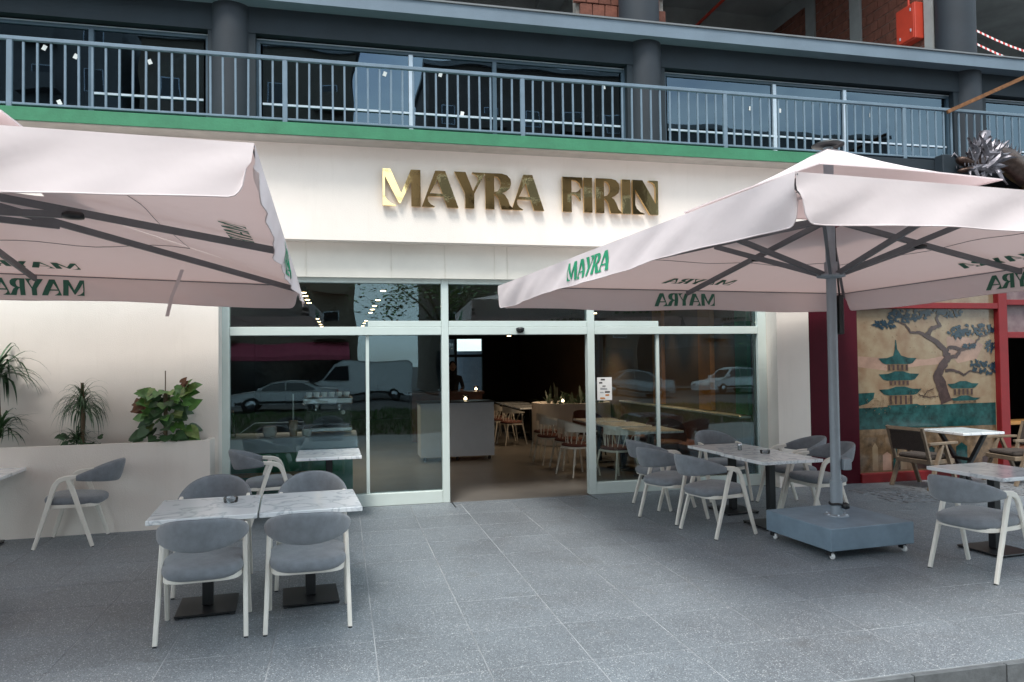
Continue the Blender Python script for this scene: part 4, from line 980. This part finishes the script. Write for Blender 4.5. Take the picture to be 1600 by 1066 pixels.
# ================================================================== CAFE INTERIOR
room = thing('cafe_interior', (2.2, 9.7, 0), 'dim brown dining room of the cafe behind the glass', 'room')
def ip(mb, n, m): o = mb.build(n, m, room); o.location = (-2.2, -9.7, 0); return o
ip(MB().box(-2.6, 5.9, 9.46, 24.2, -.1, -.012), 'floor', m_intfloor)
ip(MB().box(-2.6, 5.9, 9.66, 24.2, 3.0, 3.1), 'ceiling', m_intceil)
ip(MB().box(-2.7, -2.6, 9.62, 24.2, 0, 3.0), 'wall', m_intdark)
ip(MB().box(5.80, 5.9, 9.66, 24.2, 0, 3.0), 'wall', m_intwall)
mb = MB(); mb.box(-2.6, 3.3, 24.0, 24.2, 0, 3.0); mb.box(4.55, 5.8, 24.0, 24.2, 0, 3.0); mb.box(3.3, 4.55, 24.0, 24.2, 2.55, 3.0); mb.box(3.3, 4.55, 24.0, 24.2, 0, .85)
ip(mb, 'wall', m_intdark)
ip(MB().box(3.62, 3.70, 23.98, 24.1, .85, 2.55).box(3.3, 4.55, 23.99, 24.09, 1.95, 2.04), 'rear_window_frame', m_black)
ip(MB().box(3.3, 4.55, 24.12, 24.13, .85, 2.55), 'rear_window_pane', m_glass)
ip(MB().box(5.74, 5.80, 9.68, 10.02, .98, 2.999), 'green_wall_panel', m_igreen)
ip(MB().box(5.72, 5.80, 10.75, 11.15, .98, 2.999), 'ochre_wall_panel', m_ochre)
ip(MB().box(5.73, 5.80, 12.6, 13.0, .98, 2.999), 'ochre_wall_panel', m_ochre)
bq = thing('wall_bench', (5.6, 11.5, 0), 'long walnut bench with panelled back along the right wall inside', 'bench')
for n_, m_, b_ in (('back_panel', m_walnut, (5.66, 5.797, 9.7, 14.5, .0, .93)), ('back_ledge', m_marble, (5.62, 5.797, 9.7, 14.5, .932, .965)), ('seat', m_rust_uph, (5.2, 5.655, 9.72, 14.5, .38, .47)), ('plinth', m_walnut, (5.28, 5.655, 9.74, 14.48, 0, .378))):
    o = MB().bbox(*b_, .006).build(n_, m_, bq); o.location = (-5.6, -11.5, 0)
tag(MB().box(0, 4.0, 26.5, 26.8, -.4, 5).box(4.25, 9, 27.5, 27.8, -.4, 2.2).build('yard_wall', M('blue_grey_render', (.30, .36, .44), .8, world=True)), 'blue grey yard wall seen through the rear window', 'wall')
# coffee counter at the left window
ct = thing('coffee_counter', (-.6, 10.3, 0), 'coffee counter with green front and pale stone top behind the left window', 'counter')
for n_, m_, b_ in (('stone_top', m_lgrey, (-2.4, .20, 9.95, 10.75, .66, .85)), ('body', m_igreen, (-2.35, .14, 10.0, 10.7, 0, .658)), ('footrest', m_ochre, (-1.9, -.35, 9.80, 9.93, .38, .42))):
    o = MB().bbox(*b_, .006).build(n_, m_, ct); o.location = (.6, -10.3, 0)
es = thing('espresso_machine', (-.18, 10.4, .85), 'black and steel espresso machine on the coffee counter', 'coffee machine')
MB().bbox(-.32, .32, -.22, .24, .04, .10, .01).build('drip_tray', m_steel, es); MB().bbox(-.32, .32, .02, .24, .10, .40, .02).build('body', m_black, es); MB().bbox(-.33, .33, -.2, .24, .40, .50, .02).build('hood', m_steel, es)
for x in (-.15, .15): MB().lathe([(.035, -.06), (.04, -.02), (.04, .0)], 14, (x, -.1, .40)).tube([(x, -.12, .36), (x, -.28, .34)], .012, 6).build('group_head', m_steel, es)
MB().lathe([(.001, 0), (.03, .0), (.03, .01), (.001, .012)], 14).build('gauge', m_paper, es).matrix_local = Matrix.Translation((.2, .0, .28)) @ Matrix.Rotation(R(90), 4, 'X')
for i in range(6): MB().lathe([(.03, 0), (.042, .05), (.040, .055), (.001, .05)], 12, (-.25+i*.1, .05, .501)).build('cup', m_paper, es)
cu = thing('takeaway_cup', (-.62, 10.15, .85), 'tall beige takeaway cup with a straw on the counter', 'cup')
MB().lathe([(.045, 0), (.06, .2), (.062, .205), (.001, .206)], 16).build('cup_body', M('kraft', (.45, .32, .22), .7), cu); MB().tube([(0, 0, .2), (.0, 0, .55)], .009, 8).build('straw', m_paper, cu)
for k, (x, y, s_, lab) in enumerate(((-.92, 10.2, 1, 'white sugar pot beside the takeaway cup'), (-.45, 10.1, .7, 'small white milk jug in front of the espresso machine'))):
    tag(MB().lathe([(.07*s_, 0), (.09*s_, .05*s_), (.085*s_, .12*s_), (.07*s_, .13*s_), (.001, .13*s_)], 16).build('pot', m_paper, None, (x, y, .851)), lab, 'pot')
bt = thing('glass_bottle', (-1.38, 10.2, .85), 'tall pale bottle at the left end of the counter', 'bottle')
MB().lathe([(.04, 0), (.042, .2), (.016, .27), (.016, .33)], 14).build('body', m_clear, bt); MB().lathe([(.018, .331), (.018, .36)], 12).build('stopper', m_ochre, bt)
gr_ = thing('coffee_grinder', (-1.75, 10.45, .85), 'dark coffee grinder with hopper near the left window edge', 'grinder')
MB().bbox(-.10, .10, -.14, .14, 0, .34, .02).build('body', m_black, gr_); MB().lathe([(.05, .34), (.11, .48), (.11, .56), (.001, .57)], 18).build('hopper', m_clear, gr_)
# wheeled pale counter facing the door
wc = thing('rolling_counter', (2.07, 13.7, 0), 'pale grey boxy counter on castors facing the open door', 'counter')
MB().bbox(-.68, .68, -.28, .28, .07, 1.05, .006).build('body', m_lgrey, wc); MB().bbox(-.70, .70, -.30, .30, 1.052, 1.075, .004).build('top', m_black, wc)
for x in (-.6, 0, .6): MB().lathe([(.025, 0), (.03, .03), (.02, .069)], 10, (x, -.2, 0)).build('castor', m_black, wc)
bk_ = thing('back_bar', (2.9, 17.0, 0), 'wooden back bar deep inside the cafe', 'counter')
MB().bbox(-1.4, .30, -.3, .3, 1.06, 1.12, .006).build('top', m_walnut, bk_); MB().bbox(-1.35, .26, -.25, .28, 0, 1.059, .006).build('body', m_walnut, bk_)
# curved planter with a palm
pr_ = thing('round_planter', (4.95, 15.6, 0), 'curved cream planter partition with plants inside the cafe', 'planter')
mb = MB(); a = superring(.85, .6, 40, 3); vs = [(x, y, 0) for x, y in a]+[(x, y, .885) for x, y in a]+[(x*.93, y*.93, .885) for x, y in a]+[(x*.93, y*.93, .80) for x, y in a]
mb.add(vs, [(r_*40+i, r_*40+(i+1) % 40, r_*40+40+(i+1) % 40, r_*40+40+i) for r_ in range(3) for i in range(40)]+[tuple(range(120, 160))], 0, False); mb.build('shell', m_cream, pr_)
mb = MB(); rr = random.Random(31); 
def iblade(mb, base, az, el, ln, wd, droop):
    p = Vector(base); d = Vector((math.cos(az)*math.cos(el), math.sin(az)*math.cos(el), math.sin(el))); vs = []
    for i in range(7):
        t = i/6; ww = wd*math.sin(math.pi*min(.97, .1+t*.9)); sd = d.cross(Vector((0, 0, 1))); sd = sd.normalized() if sd.length > .05 else Vector((1, 0, 0))
        vs += [p-sd*ww, p+sd*ww]; p = p+d*(ln/6); d = (d+Vector((0, 0, -droop/6))).normalized()
    mb.add(vs, [(2*i, 2*i+2, 2*i+3, 2*i+1) for i in range(6)], 0, True)
for k in range(70): iblade(mb, (rr.uniform(-.6, .6), rr.uniform(-.4, .4), .8), rr.uniform(0, 6.28), rr.uniform(.4, 1.4), rr.uniform(.25, .6), rr.uniform(.02, .05), rr.uniform(.5, 1.5))
mb.build('foliage', M('shade_leaf', (.012, .03, .012), .5), pr_)
# indoor chairs and tables
GI = 'white indoor chairs with brown cushions'
m_iw = M('indoor_white_wood', (.68, .64, .56), .5)
def make_ichair(label):
    t = thing('indoor_chair', (0, 0, 0), label, 'chair', GI)
    for sx in (-1, 1):
        for sy in (-1, 1): MB().tube([(sx*.25, sy*.25, 0), (sx*.20, sy*.17, .44)], [.013, .018], 8).build('leg', m_iw, t)
        MB().tube([(sx*.2, .17, .44), (sx*.26, .14, .66)], .014, 8).build('arm_post', m_iw, t)
    a = superring(.24, .23, 28, 3); mb = MB(); vs = [(x, y, .43) for x, y in a]+[(x, y, .46) for x, y in a]; mb.add(vs, [(i, (i+1) % 28, 28+(i+1) % 28, 28+i) for i in range(28)]+[tuple(range(27, -1, -1)), tuple(range(28, 56))]); mb.build('seat_frame', m_iw, t)
    mb = MB(); vs = []
    for s_, z in ((.97, .461), (1, .48), (.94, .50), (.6, .512)): vs += [(x*s_, y*s_, z) for x, y in a]
    mb.add(vs, [(r_*28+i, r_*28+(i+1) % 28, r_*28+28+(i+1) % 28, r_*28+28+i) for r_ in range(3) for i in range(28)]+[tuple(range(84, 112))], 0, True); mb.build('seat', m_rust_uph, t)
    mb = MB(); mb.grid(lambda u, v: (Vector((.27*math.sin((2*u-1)*1.9), .05-.30*math.cos((2*u-1)*1.9)+.06, .665+.14*v*math.cos((2*u-1)*1.2)**2+.02))), 24, 4); mb.build('back_hoop', m_iw, t)
    for k in range(9):
        a_ = -1.5+k*3/8; MB().tube([(.2*math.sin(a_), -.17*math.cos(a_)+.0, .44), (.27*math.sin(a_), .11-.30*math.cos(a_), .69)], .007, 5).build('spindle', m_iw, t)
    remember(t); return t
ic = make_ichair('white indoor chair nearest the right door post, seen through the open door'); ic.location = (3.72, 11.9, 0); ic.rotation_euler.z = R(-80)
spots = [(3.6, 12.6, -85, 'second white indoor chair behind the one at the right door post'), (3.62, 11.15, -75, 'white indoor chair just behind the poster glass'), (4.05, 10.55, -70, 'front white indoor chair behind the right sliding pane'),
         (3.60, 15.7, -80, 'nearest white chair of the row left of the curved planter'), (3.55, 16.5, -84, 'second white chair of the row left of the curved planter'), (3.55, 17.4, -84, 'third white chair of the row left of the curved planter'), (3.6, 18.3, -80, 'fourth white chair of the row left of the curved planter'), (3.65, 19.3, -84, 'farthest white chair of the row left of the curved planter'),
         (3.75, 13.4, -84, 'third white indoor chair behind the one at the right door post')]
for x, y, rz, lab in spots: dup(ic, (x, y, 0), R(rz), lab, GI)
GIT = 'indoor marble tables'
for x, y, lab in ((4.62, 10.6, 'indoor table by the walnut bench nearest the window'), (4.55, 11.6, 'second indoor table along the walnut bench'), (4.5, 12.6, 'third indoor table along the walnut bench'), (4.3, 16.7, 'indoor table just behind the curved planter'), (4.3, 17.6, 'second indoor table behind the curved planter'), (4.3, 18.6, 'farthest indoor table behind the curved planter')):
    dup(tb, (x, y, -.011), 0, lab, GIT)
# tub armchairs by the bench
m_tub = M('brown_tub_leather', (.085, .035, .025), .6)
def make_tub(lab):
    t = thing('tub_chair', (0, 0, 0), lab, 'chair', 'brown tub chairs inside')
    MB().lathe([(.24, .40), (.26, .44), (.25, .49), (.10, .50)], 24).build('seat', m_tub, t)
    mb = MB(); mb.grid(lambda u, v: Vector(((.29+.03*math.sin(v*math.pi)+.02*v)*math.sin((2*u-1)*1.9), -(.29+.03*math.sin(v*math.pi)+.02*v)*math.cos((2*u-1)*1.9), .42+v*(.42-.20*abs(2*u-1)**2))), 24, 8); mb.build('shell', m_tub, t)
    for sx in (-1, 1):
        for sy in (-1, 1): MB().tube([(sx*.22, sy*.2, 0), (sx*.16, sy*.15, .40)], .014, 8).build('leg', m_black, t)
    remember(t); return t
tu = make_tub('brown tub chair behind the right window, closest to the glass'); tu.location = (5.10, 11.1, 0); tu.rotation_euler.z = R(170)
dup(tu, (5.05, 12.2, 0), R(165), 'brown tub chair behind the right window, one table further in'); dup(tu, (4.6, 13.4, 0), R(200), 'brown tub chair behind the right window, farthest in')
# lamps: ceiling spots, pendants, candles
SPG = 'warm ceiling spots'
def spot(x, y, lab):
    t = thing('ceiling_spot', (x, y, 3.0), lab, 'ceiling light', SPG)
    MB().lathe([(.045, -.10), (.05, -.02), (.02, 0)], 14).build('housing', m_black, t); MB().lathe([(.001, -.112), (.04, -.108), (.042, -.101)], 14).build('bulb', m_bulb, t)
    if y < 16:
        ld = bpy.data.lights.new('spot_light', 'SPOT'); ld.energy = 30; ld.color = (1, .78, .55); ld.spot_size = R(95); ld.spot_blend = .7; ld.shadow_soft_size = .04
        lo = bpy.data.objects.new('spot_light', ld); col.objects.link(lo); lo.parent = t; lo.location = (0, 0, -.13)
rows = [(-.56, y, 'left') for y in (11.8, 12.4, 13.1, 13.8, 18.7, 20.0, 21.4, 22.6)]+[(.63, y, 'right') for y in (11.4, 13.1, 14.4, 15.4, 16.4, 19.5, 20.8, 22.3)]
ORD = ('nearest', 'second', 'third', 'fourth', 'fifth', 'sixth', 'seventh', 'farthest')
for k, (x, y, sd) in enumerate(rows): spot(x, y, '%s warm spot from the glass in the %s ceiling row inside' % (ORD[k % 8], sd))
def pend(x, y, z, lab):
    t = thing('pendant_lamp', (x, y, z), lab, 'pendant lamp', 'small warm pendants over the planter')
    MB().tube([(0, 0, .1), (0, 0, 3.0-z)], .004, 5).build('cord', m_black, t); MB().lathe([(.06, 0), (.05, .06), (.012, .11)], 14).build('shade', m_black, t); MB().lathe([(.001, -.012), (.045, -.008), (.05, .001)], 12).build('bulb', m_bulb, t)
    ld = bpy.data.lights.new('pendant_light', 'SPOT'); ld.energy = 14; ld.color = (1, .74, .48); ld.spot_size = R(120); ld.spot_blend = .7; ld.shadow_soft_size = .04
    lo = bpy.data.objects.new('pendant_light', ld); col.objects.link(lo); lo.parent = t; lo.location = (0, 0, -.03)
for x, y, lab in ((3.9, 15.2, 'leftmost warm pendant over the curved planter'), (4.25, 15.2, 'second warm pendant over the curved planter'), (4.85, 15.2, 'third warm pendant over the curved planter'), (5.2, 15.2, 'rightmost warm pendant over the curved planter'), (4.0, 17.6, 'warm pendant over the tables behind the curved planter'), (4.3, 12.2, 'warm pendant over the bench tables')): pend(x, y, 2.42 if y > 13 else 2.62, lab)
def wash(y, lab):
    t = thing('wall_washer', (5.62, y, 2.98), lab, 'wall light', 'wall washers on the right wall')
    MB().lathe([(.04, -.05), (.045, 0), (.02, .02)], 12).build('housing', m_black, t); MB().lathe([(.001, -.056), (.032, -.051)], 12).build('bulb', m_bulb, t)
    ld = bpy.data.lights.new('wall_washer_light', 'SPOT'); ld.energy = 26; ld.color = (1, .62, .30); ld.spot_size = R(62); ld.spot_blend = .6; ld.shadow_soft_size = .03
    lo = bpy.data.objects.new('wall_washer_light', ld); col.objects.link(lo); lo.parent = t; lo.location = (0, 0, -.07); lo.rotation_euler = (0, R(14), 0)
for y, lab in ((10.45, 'warm washer light on the right wall nearest the window'), (11.35, 'second warm washer light on the right wall'), (12.3, 'third warm washer light on the right wall')): wash(y, lab)
for x, y, z, lab in ((4.62, 15.2, .90, 'candle lamp glowing on the curved planter'), (3.05, 16.95, 1.13, 'candle lamp glowing at the end of the back bar'), (2.25, 13.62, 1.076, 'small candle glowing on the rolling counter')):
    t = thing('candle_lamp', (x, y, z), lab, 'candle', 'candles inside the cafe'); MB().lathe([(.05, 0), (.055, .1), (.05, .1), (.045, .01)], 14).build('glass_cup', m_clear, t); MB().lathe([(.001, .015), (.028, .02), (.03, .06), (.001, .08)], 10).build('flame', m_flame, t)
# person behind the back bar
def skin_body(name, verts, edges, root, mat, parent):
    me = bpy.data.meshes.new(name); me.from_pydata([v[:3] for v in verts], edges, []); o = link(name, me, parent); me.materials.append(mat)
    md = o.modifiers.new('skin', 'SKIN'); md.use_smooth_shade = True
    for i, v in enumerate(verts): me.skin_vertices[0].data[i].radius = (v[3], v[4] if len(v) > 4 else v[3]); me.skin_vertices[0].data[i].use_root = (i == root)
    sb2 = o.modifiers.new('sub', 'SUBSURF'); sb2.levels = 2; sb2.render_levels = 2; return o
pe = thing('person', (2.62, 17.75, 0), 'person in dark clothes with dark hair standing behind the back bar', 'person')
V = [(0, 0, .95, .15, .11), (0, 0, 1.15, .13, .10), (0, 0, 1.38, .165, .11), (0, 0, 1.50, .07, .07), (0, -.01, 1.58, .055, .055),
     (.19, 0, 1.42, .06), (.25, -.06, 1.17, .045), (.17, -.28, 1.14, .032), (-.19, 0, 1.42, .06), (-.25, -.06, 1.17, .045), (-.17, -.28, 1.14, .032),
     (.10, 0, .88, .085), (.10, -.01, .48, .06), (.10, .02, .07, .042), (.10, -.12, .04, .035), (-.10, 0, .88, .085), (-.10, .02, .48, .06), (-.10, .04, .07, .042), (-.10, -.10, .04, .035)]
E_ = [(0, 1), (1, 2), (2, 3), (3, 4), (2, 5), (5, 6), (6, 7), (2, 8), (8, 9), (9, 10), (0, 11), (11, 12), (12, 13), (13, 14), (0, 15), (15, 16), (16, 17), (17, 18)]
skin_body('body', V, E_, 0, m_cloth, pe)
mb = MB(); ellip(mb, (0, -.03, 1.69), (.075, .095, .115), 16, 12); ellip(mb, (0, -.125, 1.685), (.012, .018, .022)); ellip(mb, (.077, -.02, 1.685), (.012, .02, .03)); ellip(mb, (-.077, -.02, 1.685), (.012, .02, .03)); mb.build('head', m_skin, pe)
mb = MB(); ellip(mb, (.028, -.118, 1.705), (.012, .008, .007)); ellip(mb, (-.028, -.118, 1.705), (.012, .008, .007)); ellip(mb, (0, -.118, 1.635), (.022, .006, .005)); mb.build('eyes_and_mouth', m_hair, pe)
mb = MB(); ellip(mb, (0, .0, 1.72), (.09, .105, .105), 16, 12); ellip(mb, (0, .05, 1.60), (.085, .06, .14), 12, 8); mb.build('hair', m_hair, pe)
mb = MB()
for s in (-1, 1):
    b = Vector((s*.165, -.30, 1.135)); ellip(mb, b+Vector((0, -.03, 0)), (.04, .05, .016), 10, 6)
    for k in range(4): q = b+Vector((s*(-.028+k*.019), -.07, .0)); mb.tube([q, q+Vector((0, -.035, -.004)), q+Vector((0, -.055+abs(k-1.3)*.006, -.014))], [.0095, .009, .007], 6)
    mb.tube([b+Vector((-s*.035, -.01, 0)), b+Vector((-s*.06, -.035, 0)), b+Vector((-s*.058, -.06, -.004))], [.011, .010, .008], 6)
mb.build('hands', m_skin, pe)

# ================================================================== STREET BEHIND THE CAMERA (seen mirrored in the glass)
m_tyre = M('tyre_rubber', (.015, .015, .016), .85); m_cglass = M('car_glass', (.02, .025, .03), .08, spec=.8); m_light = M('lamp_lens', (.6, .6, .6), .15)
def make_car(name, label, cat, L_, W_, prof, win, paint, wsc, seams, wheel_r=.32, wb=None):
    """prof: (x, z) outline of the side, from front bottom round; win: list of (x0, x1, z0, z1 front, z1 rear)"""
    t = thing(name, (0, 0, 0), label, cat, 'vehicles parked across the street')
    mb = MB(); n = len(prof); zs = [p[1] for p in prof]; zmax = max(zs)
    def wy(z): return W_/2*(1 if z < .85 else 1-.17*(z-.85)/(zmax-.85))
    rings = []
    for s, ins in ((-1, .06), (-1, 0), (1, 0), (1, .06)):
        rings.append([(x*(1-ins*.25/L_*2) if True else x, s*(wy(z)-(ins)), z-(ins*.5 if z > .9 else 0)) for x, z in prof])
    vs = [p for r_ in (rings[0], rings[1], rings[2], rings[3]) for p in r_]
    fs = [(r_*n+i, r_*n+(i+1) % n, (r_+1)*n+(i+1) % n, (r_+1)*n+i) for r_ in range(3) for i in range(n)]
    pts, tr_, _ = tri_poly(prof, []); fs += [tuple(x for x in q) for q in tr_]+[tuple(x+3*n for x in q) for q in tr_]
    mb.add(vs, fs, 0, False); body = mb.build('body', paint, t)
    for poly in win:
        for s in (-1, 1):
            p2, tr_, _ = tri_poly(poly, []); vs = [(x, s*(wy(z)+.004), z) for x, z in p2]; MB().add(vs, [tuple(q) for q in tr_]).build('side_window', m_cglass, t)
    for q in wsc:
        (xa, za), (xb, zb) = q; k = .06; dx, dz = xb-xa, zb-za; nl = math.hypot(dx, dz); nx_, nz_ = -dz/nl*.006*(1 if dx > 0 else 1), dx/nl*.006
        MB().add([(xa+dx*k+nx_, -wy(za)*.86, za+dz*k+nz_), (xa+dx*k+nx_, wy(za)*.86, za+dz*k+nz_), (xb-dx*k+nx_, wy(zb)*.84, zb-dz*k+nz_), (xb-dx*k+nx_, -wy(zb)*.84, zb-dz*k+nz_)], [(0, 1, 2, 3)]).build('windscreen', m_cglass, t)
    for x in seams:
        for s in (-1, 1): MB().box(x-.006, x+.006, s*(W_/2)-.002, s*(W_/2)+.003, .42, .84).build('door_seam', m_black, t)
    for s in (-1, 1):
        MB().bbox(seams[0]-.1, seams[0]+.08, s*(W_/2)+(.0 if s > 0 else -.16), s*(W_/2)+(.16 if s > 0 else 0), .98, 1.12, .02).build('mirror', paint, t)
        MB().box(-L_*.42, L_*.42, s*(W_/2)-.001, s*(W_/2)+.004, .36, .46).build('sill', m_tyre, t)
    wb = wb or L_*.3
    for x in (-wb, wb):
        for s in (-1, 1):
            w_ = MB().lathe([(wheel_r*.62, -.1), (wheel_r*.95, -.1), (wheel_r, -.07), (wheel_r, .07), (wheel_r*.95, .1), (wheel_r*.62, .1)], 24); w_.v = [(a, c, b) for a, b, c in w_.v]; wh = w_.build('wheel', m_tyre, t, (x, s*(W_/2-.085), wheel_r))
            r2 = MB().lathe([(.001, -.108), (wheel_r*.6, -.105), (wheel_r*.6, .105), (.001, .108)], 18); r2.v = [(a, c, b) for a, b, c in r2.v]; r2.build('rim', m_steel, wh)
    xf = min(p[0] for p in prof); xr = max(p[0] for p in prof)
    for s in (-1, 1):
        MB().bbox(xf-.006, xf+.10, s*W_*.36-.16, s*W_*.36+.16, .62, .76, .02).build('headlight', m_light, t)
        MB().bbox(xr-.10, xr+.006, s*W_*.38-.12, s*W_*.38+.12, .70, .95, .02).build('tail_light', m_red, t)
    remember(t); return t
sed = [(-2.2, .30), (-2.22, .62), (-2.1, .80), (-1.2, .95), (-.55, 1.38), (.2, 1.46), (1.0, 1.40), (1.65, 1.05), (2.15, 1.0), (2.22, .6), (2.15, .3)]
swin = [[(-1.05, .97), (-.5, 1.32), (.05, 1.38), (.05, .97)], [(.12, .97), (.12, 1.38), (.85, 1.33), (1.4, 1.03), (1.35, .97)]]
van = [(-2.6, .35), (-2.65, .75), (-2.45, 1.05), (-1.9, 1.25), (-1.35, 2.0), (-.9, 2.25), (2.4, 2.3), (2.62, 2.1), (2.65, .4)]
vwin = [[(-1.8, 1.25), (-1.3, 1.9), (-.7, 1.95), (-.7, 1.25)]]
m_pw = M('white_car_paint', (.70, .72, .74), .25); m_ps = M('silver_car_paint', (.42, .44, .47), .25, .4); m_pg = M('grey_car_paint', (.16, .17, .19), .25, .3)
v1 = make_car('parked_van', 'white delivery van mirrored in the left window', 'van', 5.3, 2.0, van, vwin, m_pw, [((-1.9, 1.25), (-1.35, 2.0))], (-1.75, -.65, .7), .34, 1.65); v1.location = (1.0, -20.5, -.30)
c1 = make_car('parked_car', 'white saloon car mirrored left of the van', 'car', 4.4, 1.8, sed, swin, m_pw, [((-1.2, .95), (-.55, 1.38)), ((1.0, 1.40), (1.65, 1.05))], (-.95, .08, 1.05)); c1.location = (-2.4, -14.5, -.30)
c2 = make_car('parked_car', 'silver car mirrored beside the poster', 'car', 4.4, 1.8, sed, swin, m_ps, [((-1.2, .95), (-.55, 1.38)), ((1.0, 1.40), (1.65, 1.05))], (-.95, .08, 1.05)); c2.location = (15.9, -20.0, -.30); c2.rotation_euler.z = R(6)
dup(c1, (23.5, -22.5, -.30), R(-12), 'white car mirrored in the rightmost pane'); dup(c2, (7.2, -19.5, -.30), R(20), 'silver car mirrored right of the van')
m_bld = [M('ochre_render', (.20, .16, .12), .85, var=.1, scale=.4, world=True), M('dull_brick_render', (.15, .12, .10), .85, var=.1, scale=.4, world=True), M('grey_render', (.17, .17, .17), .85, var=.1, scale=.4, world=True)]
m_awn = M('pink_awning', (.42, .07, .12), .7)
def block(x0, x1, y, h, m, lab, awn=False):
    t = thing('apartment_block', ((x0+x1)/2, y, -.3), lab, 'building', 'buildings across the street'); wd_ = x1-x0
    MB().box(-wd_/2, wd_/2, -9, 0, 0, h).build('wall', m, t); MB().box(-wd_/2-.2, wd_/2+.2, -9.2, .25, h+.002, h+.35).build('roof_parapet', m_conc, t)
    wm = MB().bbox(-.62, .62, -.02, .05, -.75, .75, .02).mesh('window', m_alu); gm = MB().box(-.55, .55, .052, .06, -.68, .68).mesh('pane', m_cglass)
    bm2 = MB().box(-1.1, 1.1, .06, .95, -1.05, -.92).box(-1.1, 1.1, .90, .95, -.92, -.05).mesh('balcony', m)
    nx = int(wd_/2.9)
    for j in range(1, int(h/3.1)):
        for i in range(nx):
            o = link('window', wm, t, (-wd_/2+wd_*(i+.5)/nx, 0, 1.6+j*3.1)); link('pane', gm, o)
            if i % 2 == 1: link('balcony', bm2, t, (-wd_/2+wd_*(i+.5)/nx, 0, 1.6+j*3.1))
    MB().box(-wd_/2+.4, wd_/2-.4, .0, .04, .2, 2.9).build('shop_window', m_cglass, t)
    if awn: MB().add([(-wd_/2+.5, .05, 3.5), (wd_/2-.5, .05, 3.5), (wd_/2-.5, 2.2, 2.6), (-wd_/2+.5, 2.2, 2.6), (-wd_/2+.5, 2.2, 2.3), (wd_/2-.5, 2.2, 2.3)], [(0, 1, 2, 3), (3, 2, 5, 4)]).build('awning', m_awn, t)
block(-36, -13.5, -31, 26, m_bld[2], 'grey apartment block across the street, farthest left'); block(-12.5, 1.0, -31, 23.2, m_bld[0], 'ochre apartment block with a pink awning across the street', True)
block(6.2, 22, -33, 23.8, m_bld[1], 'brown apartment block across the street, right of the sky gap'); block(24, 46, -34, 20.5, m_bld[2], 'low grey apartment block across the street, farthest right')
# street trees
def street_tree(x, y, h, r_, lab, seed):
    rr = random.Random(seed); t = thing('street_tree', (x, y, -.17), lab, 'tree', 'street trees')
    mb = MB().tube([(0, 0, 0), (.05, .03, h*.3), (.0, .1, h*.55)], [.16, .12, .07], 10)
    for k in range(6): a = k*1.05; mb.tube([(0, .05, h*(.35+.03*k)), (math.cos(a)*r_*.4, math.sin(a)*r_*.4, h*(.55+.03*k)), (math.cos(a)*r_*.75, math.sin(a)*r_*.75, h*(.68+.03*k))], [.06, .04, .015], 6)
    mb.build('trunk', m_stem, t); mb = MB(); cl = [(rr.gauss(0, r_*.45), rr.gauss(0, r_*.45), h*.72+rr.gauss(0, h*.12)) for k in range(34)]
    for c in cl:
        q = rr.uniform(.35, .7)*r_*.45
        for k in range(75):
            p = Vector(c)+Vector((rr.gauss(0, q*.6), rr.gauss(0, q*.6), rr.gauss(0, q*.5))); a, b = rr.uniform(0, 6.28), rr.uniform(-1, 1); u_ = Vector((math.cos(a), math.sin(a), b*.5))*.10; w2 = Vector((-math.sin(a), math.cos(a), rr.uniform(-.6, .6)))*.05
            mb.add([p-u_, p+w2, p+u_, p-w2], [(0, 1, 2, 3)])
    mb.build('crown', m_leafg, t)
street_tree(4.2, -12.3, 7.0, 2.6, 'leafy street tree mirrored between the van and the door', 1); street_tree(11.5, -12.8, 8.0, 3.0, 'larger street tree mirrored above the poster', 2); street_tree(20.2, -12.0, 7.5, 2.8, 'street tree mirrored near the right pane', 3); street_tree(-9, -12.5, 7.5, 2.8, 'street tree beyond the left umbrella', 4)
# overhead cables crossing the street front
for k, (z, sg) in enumerate(((9.6, .5), (9.2, .6), (8.3, .7))):
    mb = MB().tube([(-40+i*4, -9.5-.3*k, z-sg*math.sin(math.pi*(i % 10)/10)) for i in range(26)], .018, 5)
    tag(mb.build('overhead_cable', m_black), ('highest', 'middle', 'lowest')[k]+' overhead cable along the street', 'cable', 'overhead cables')
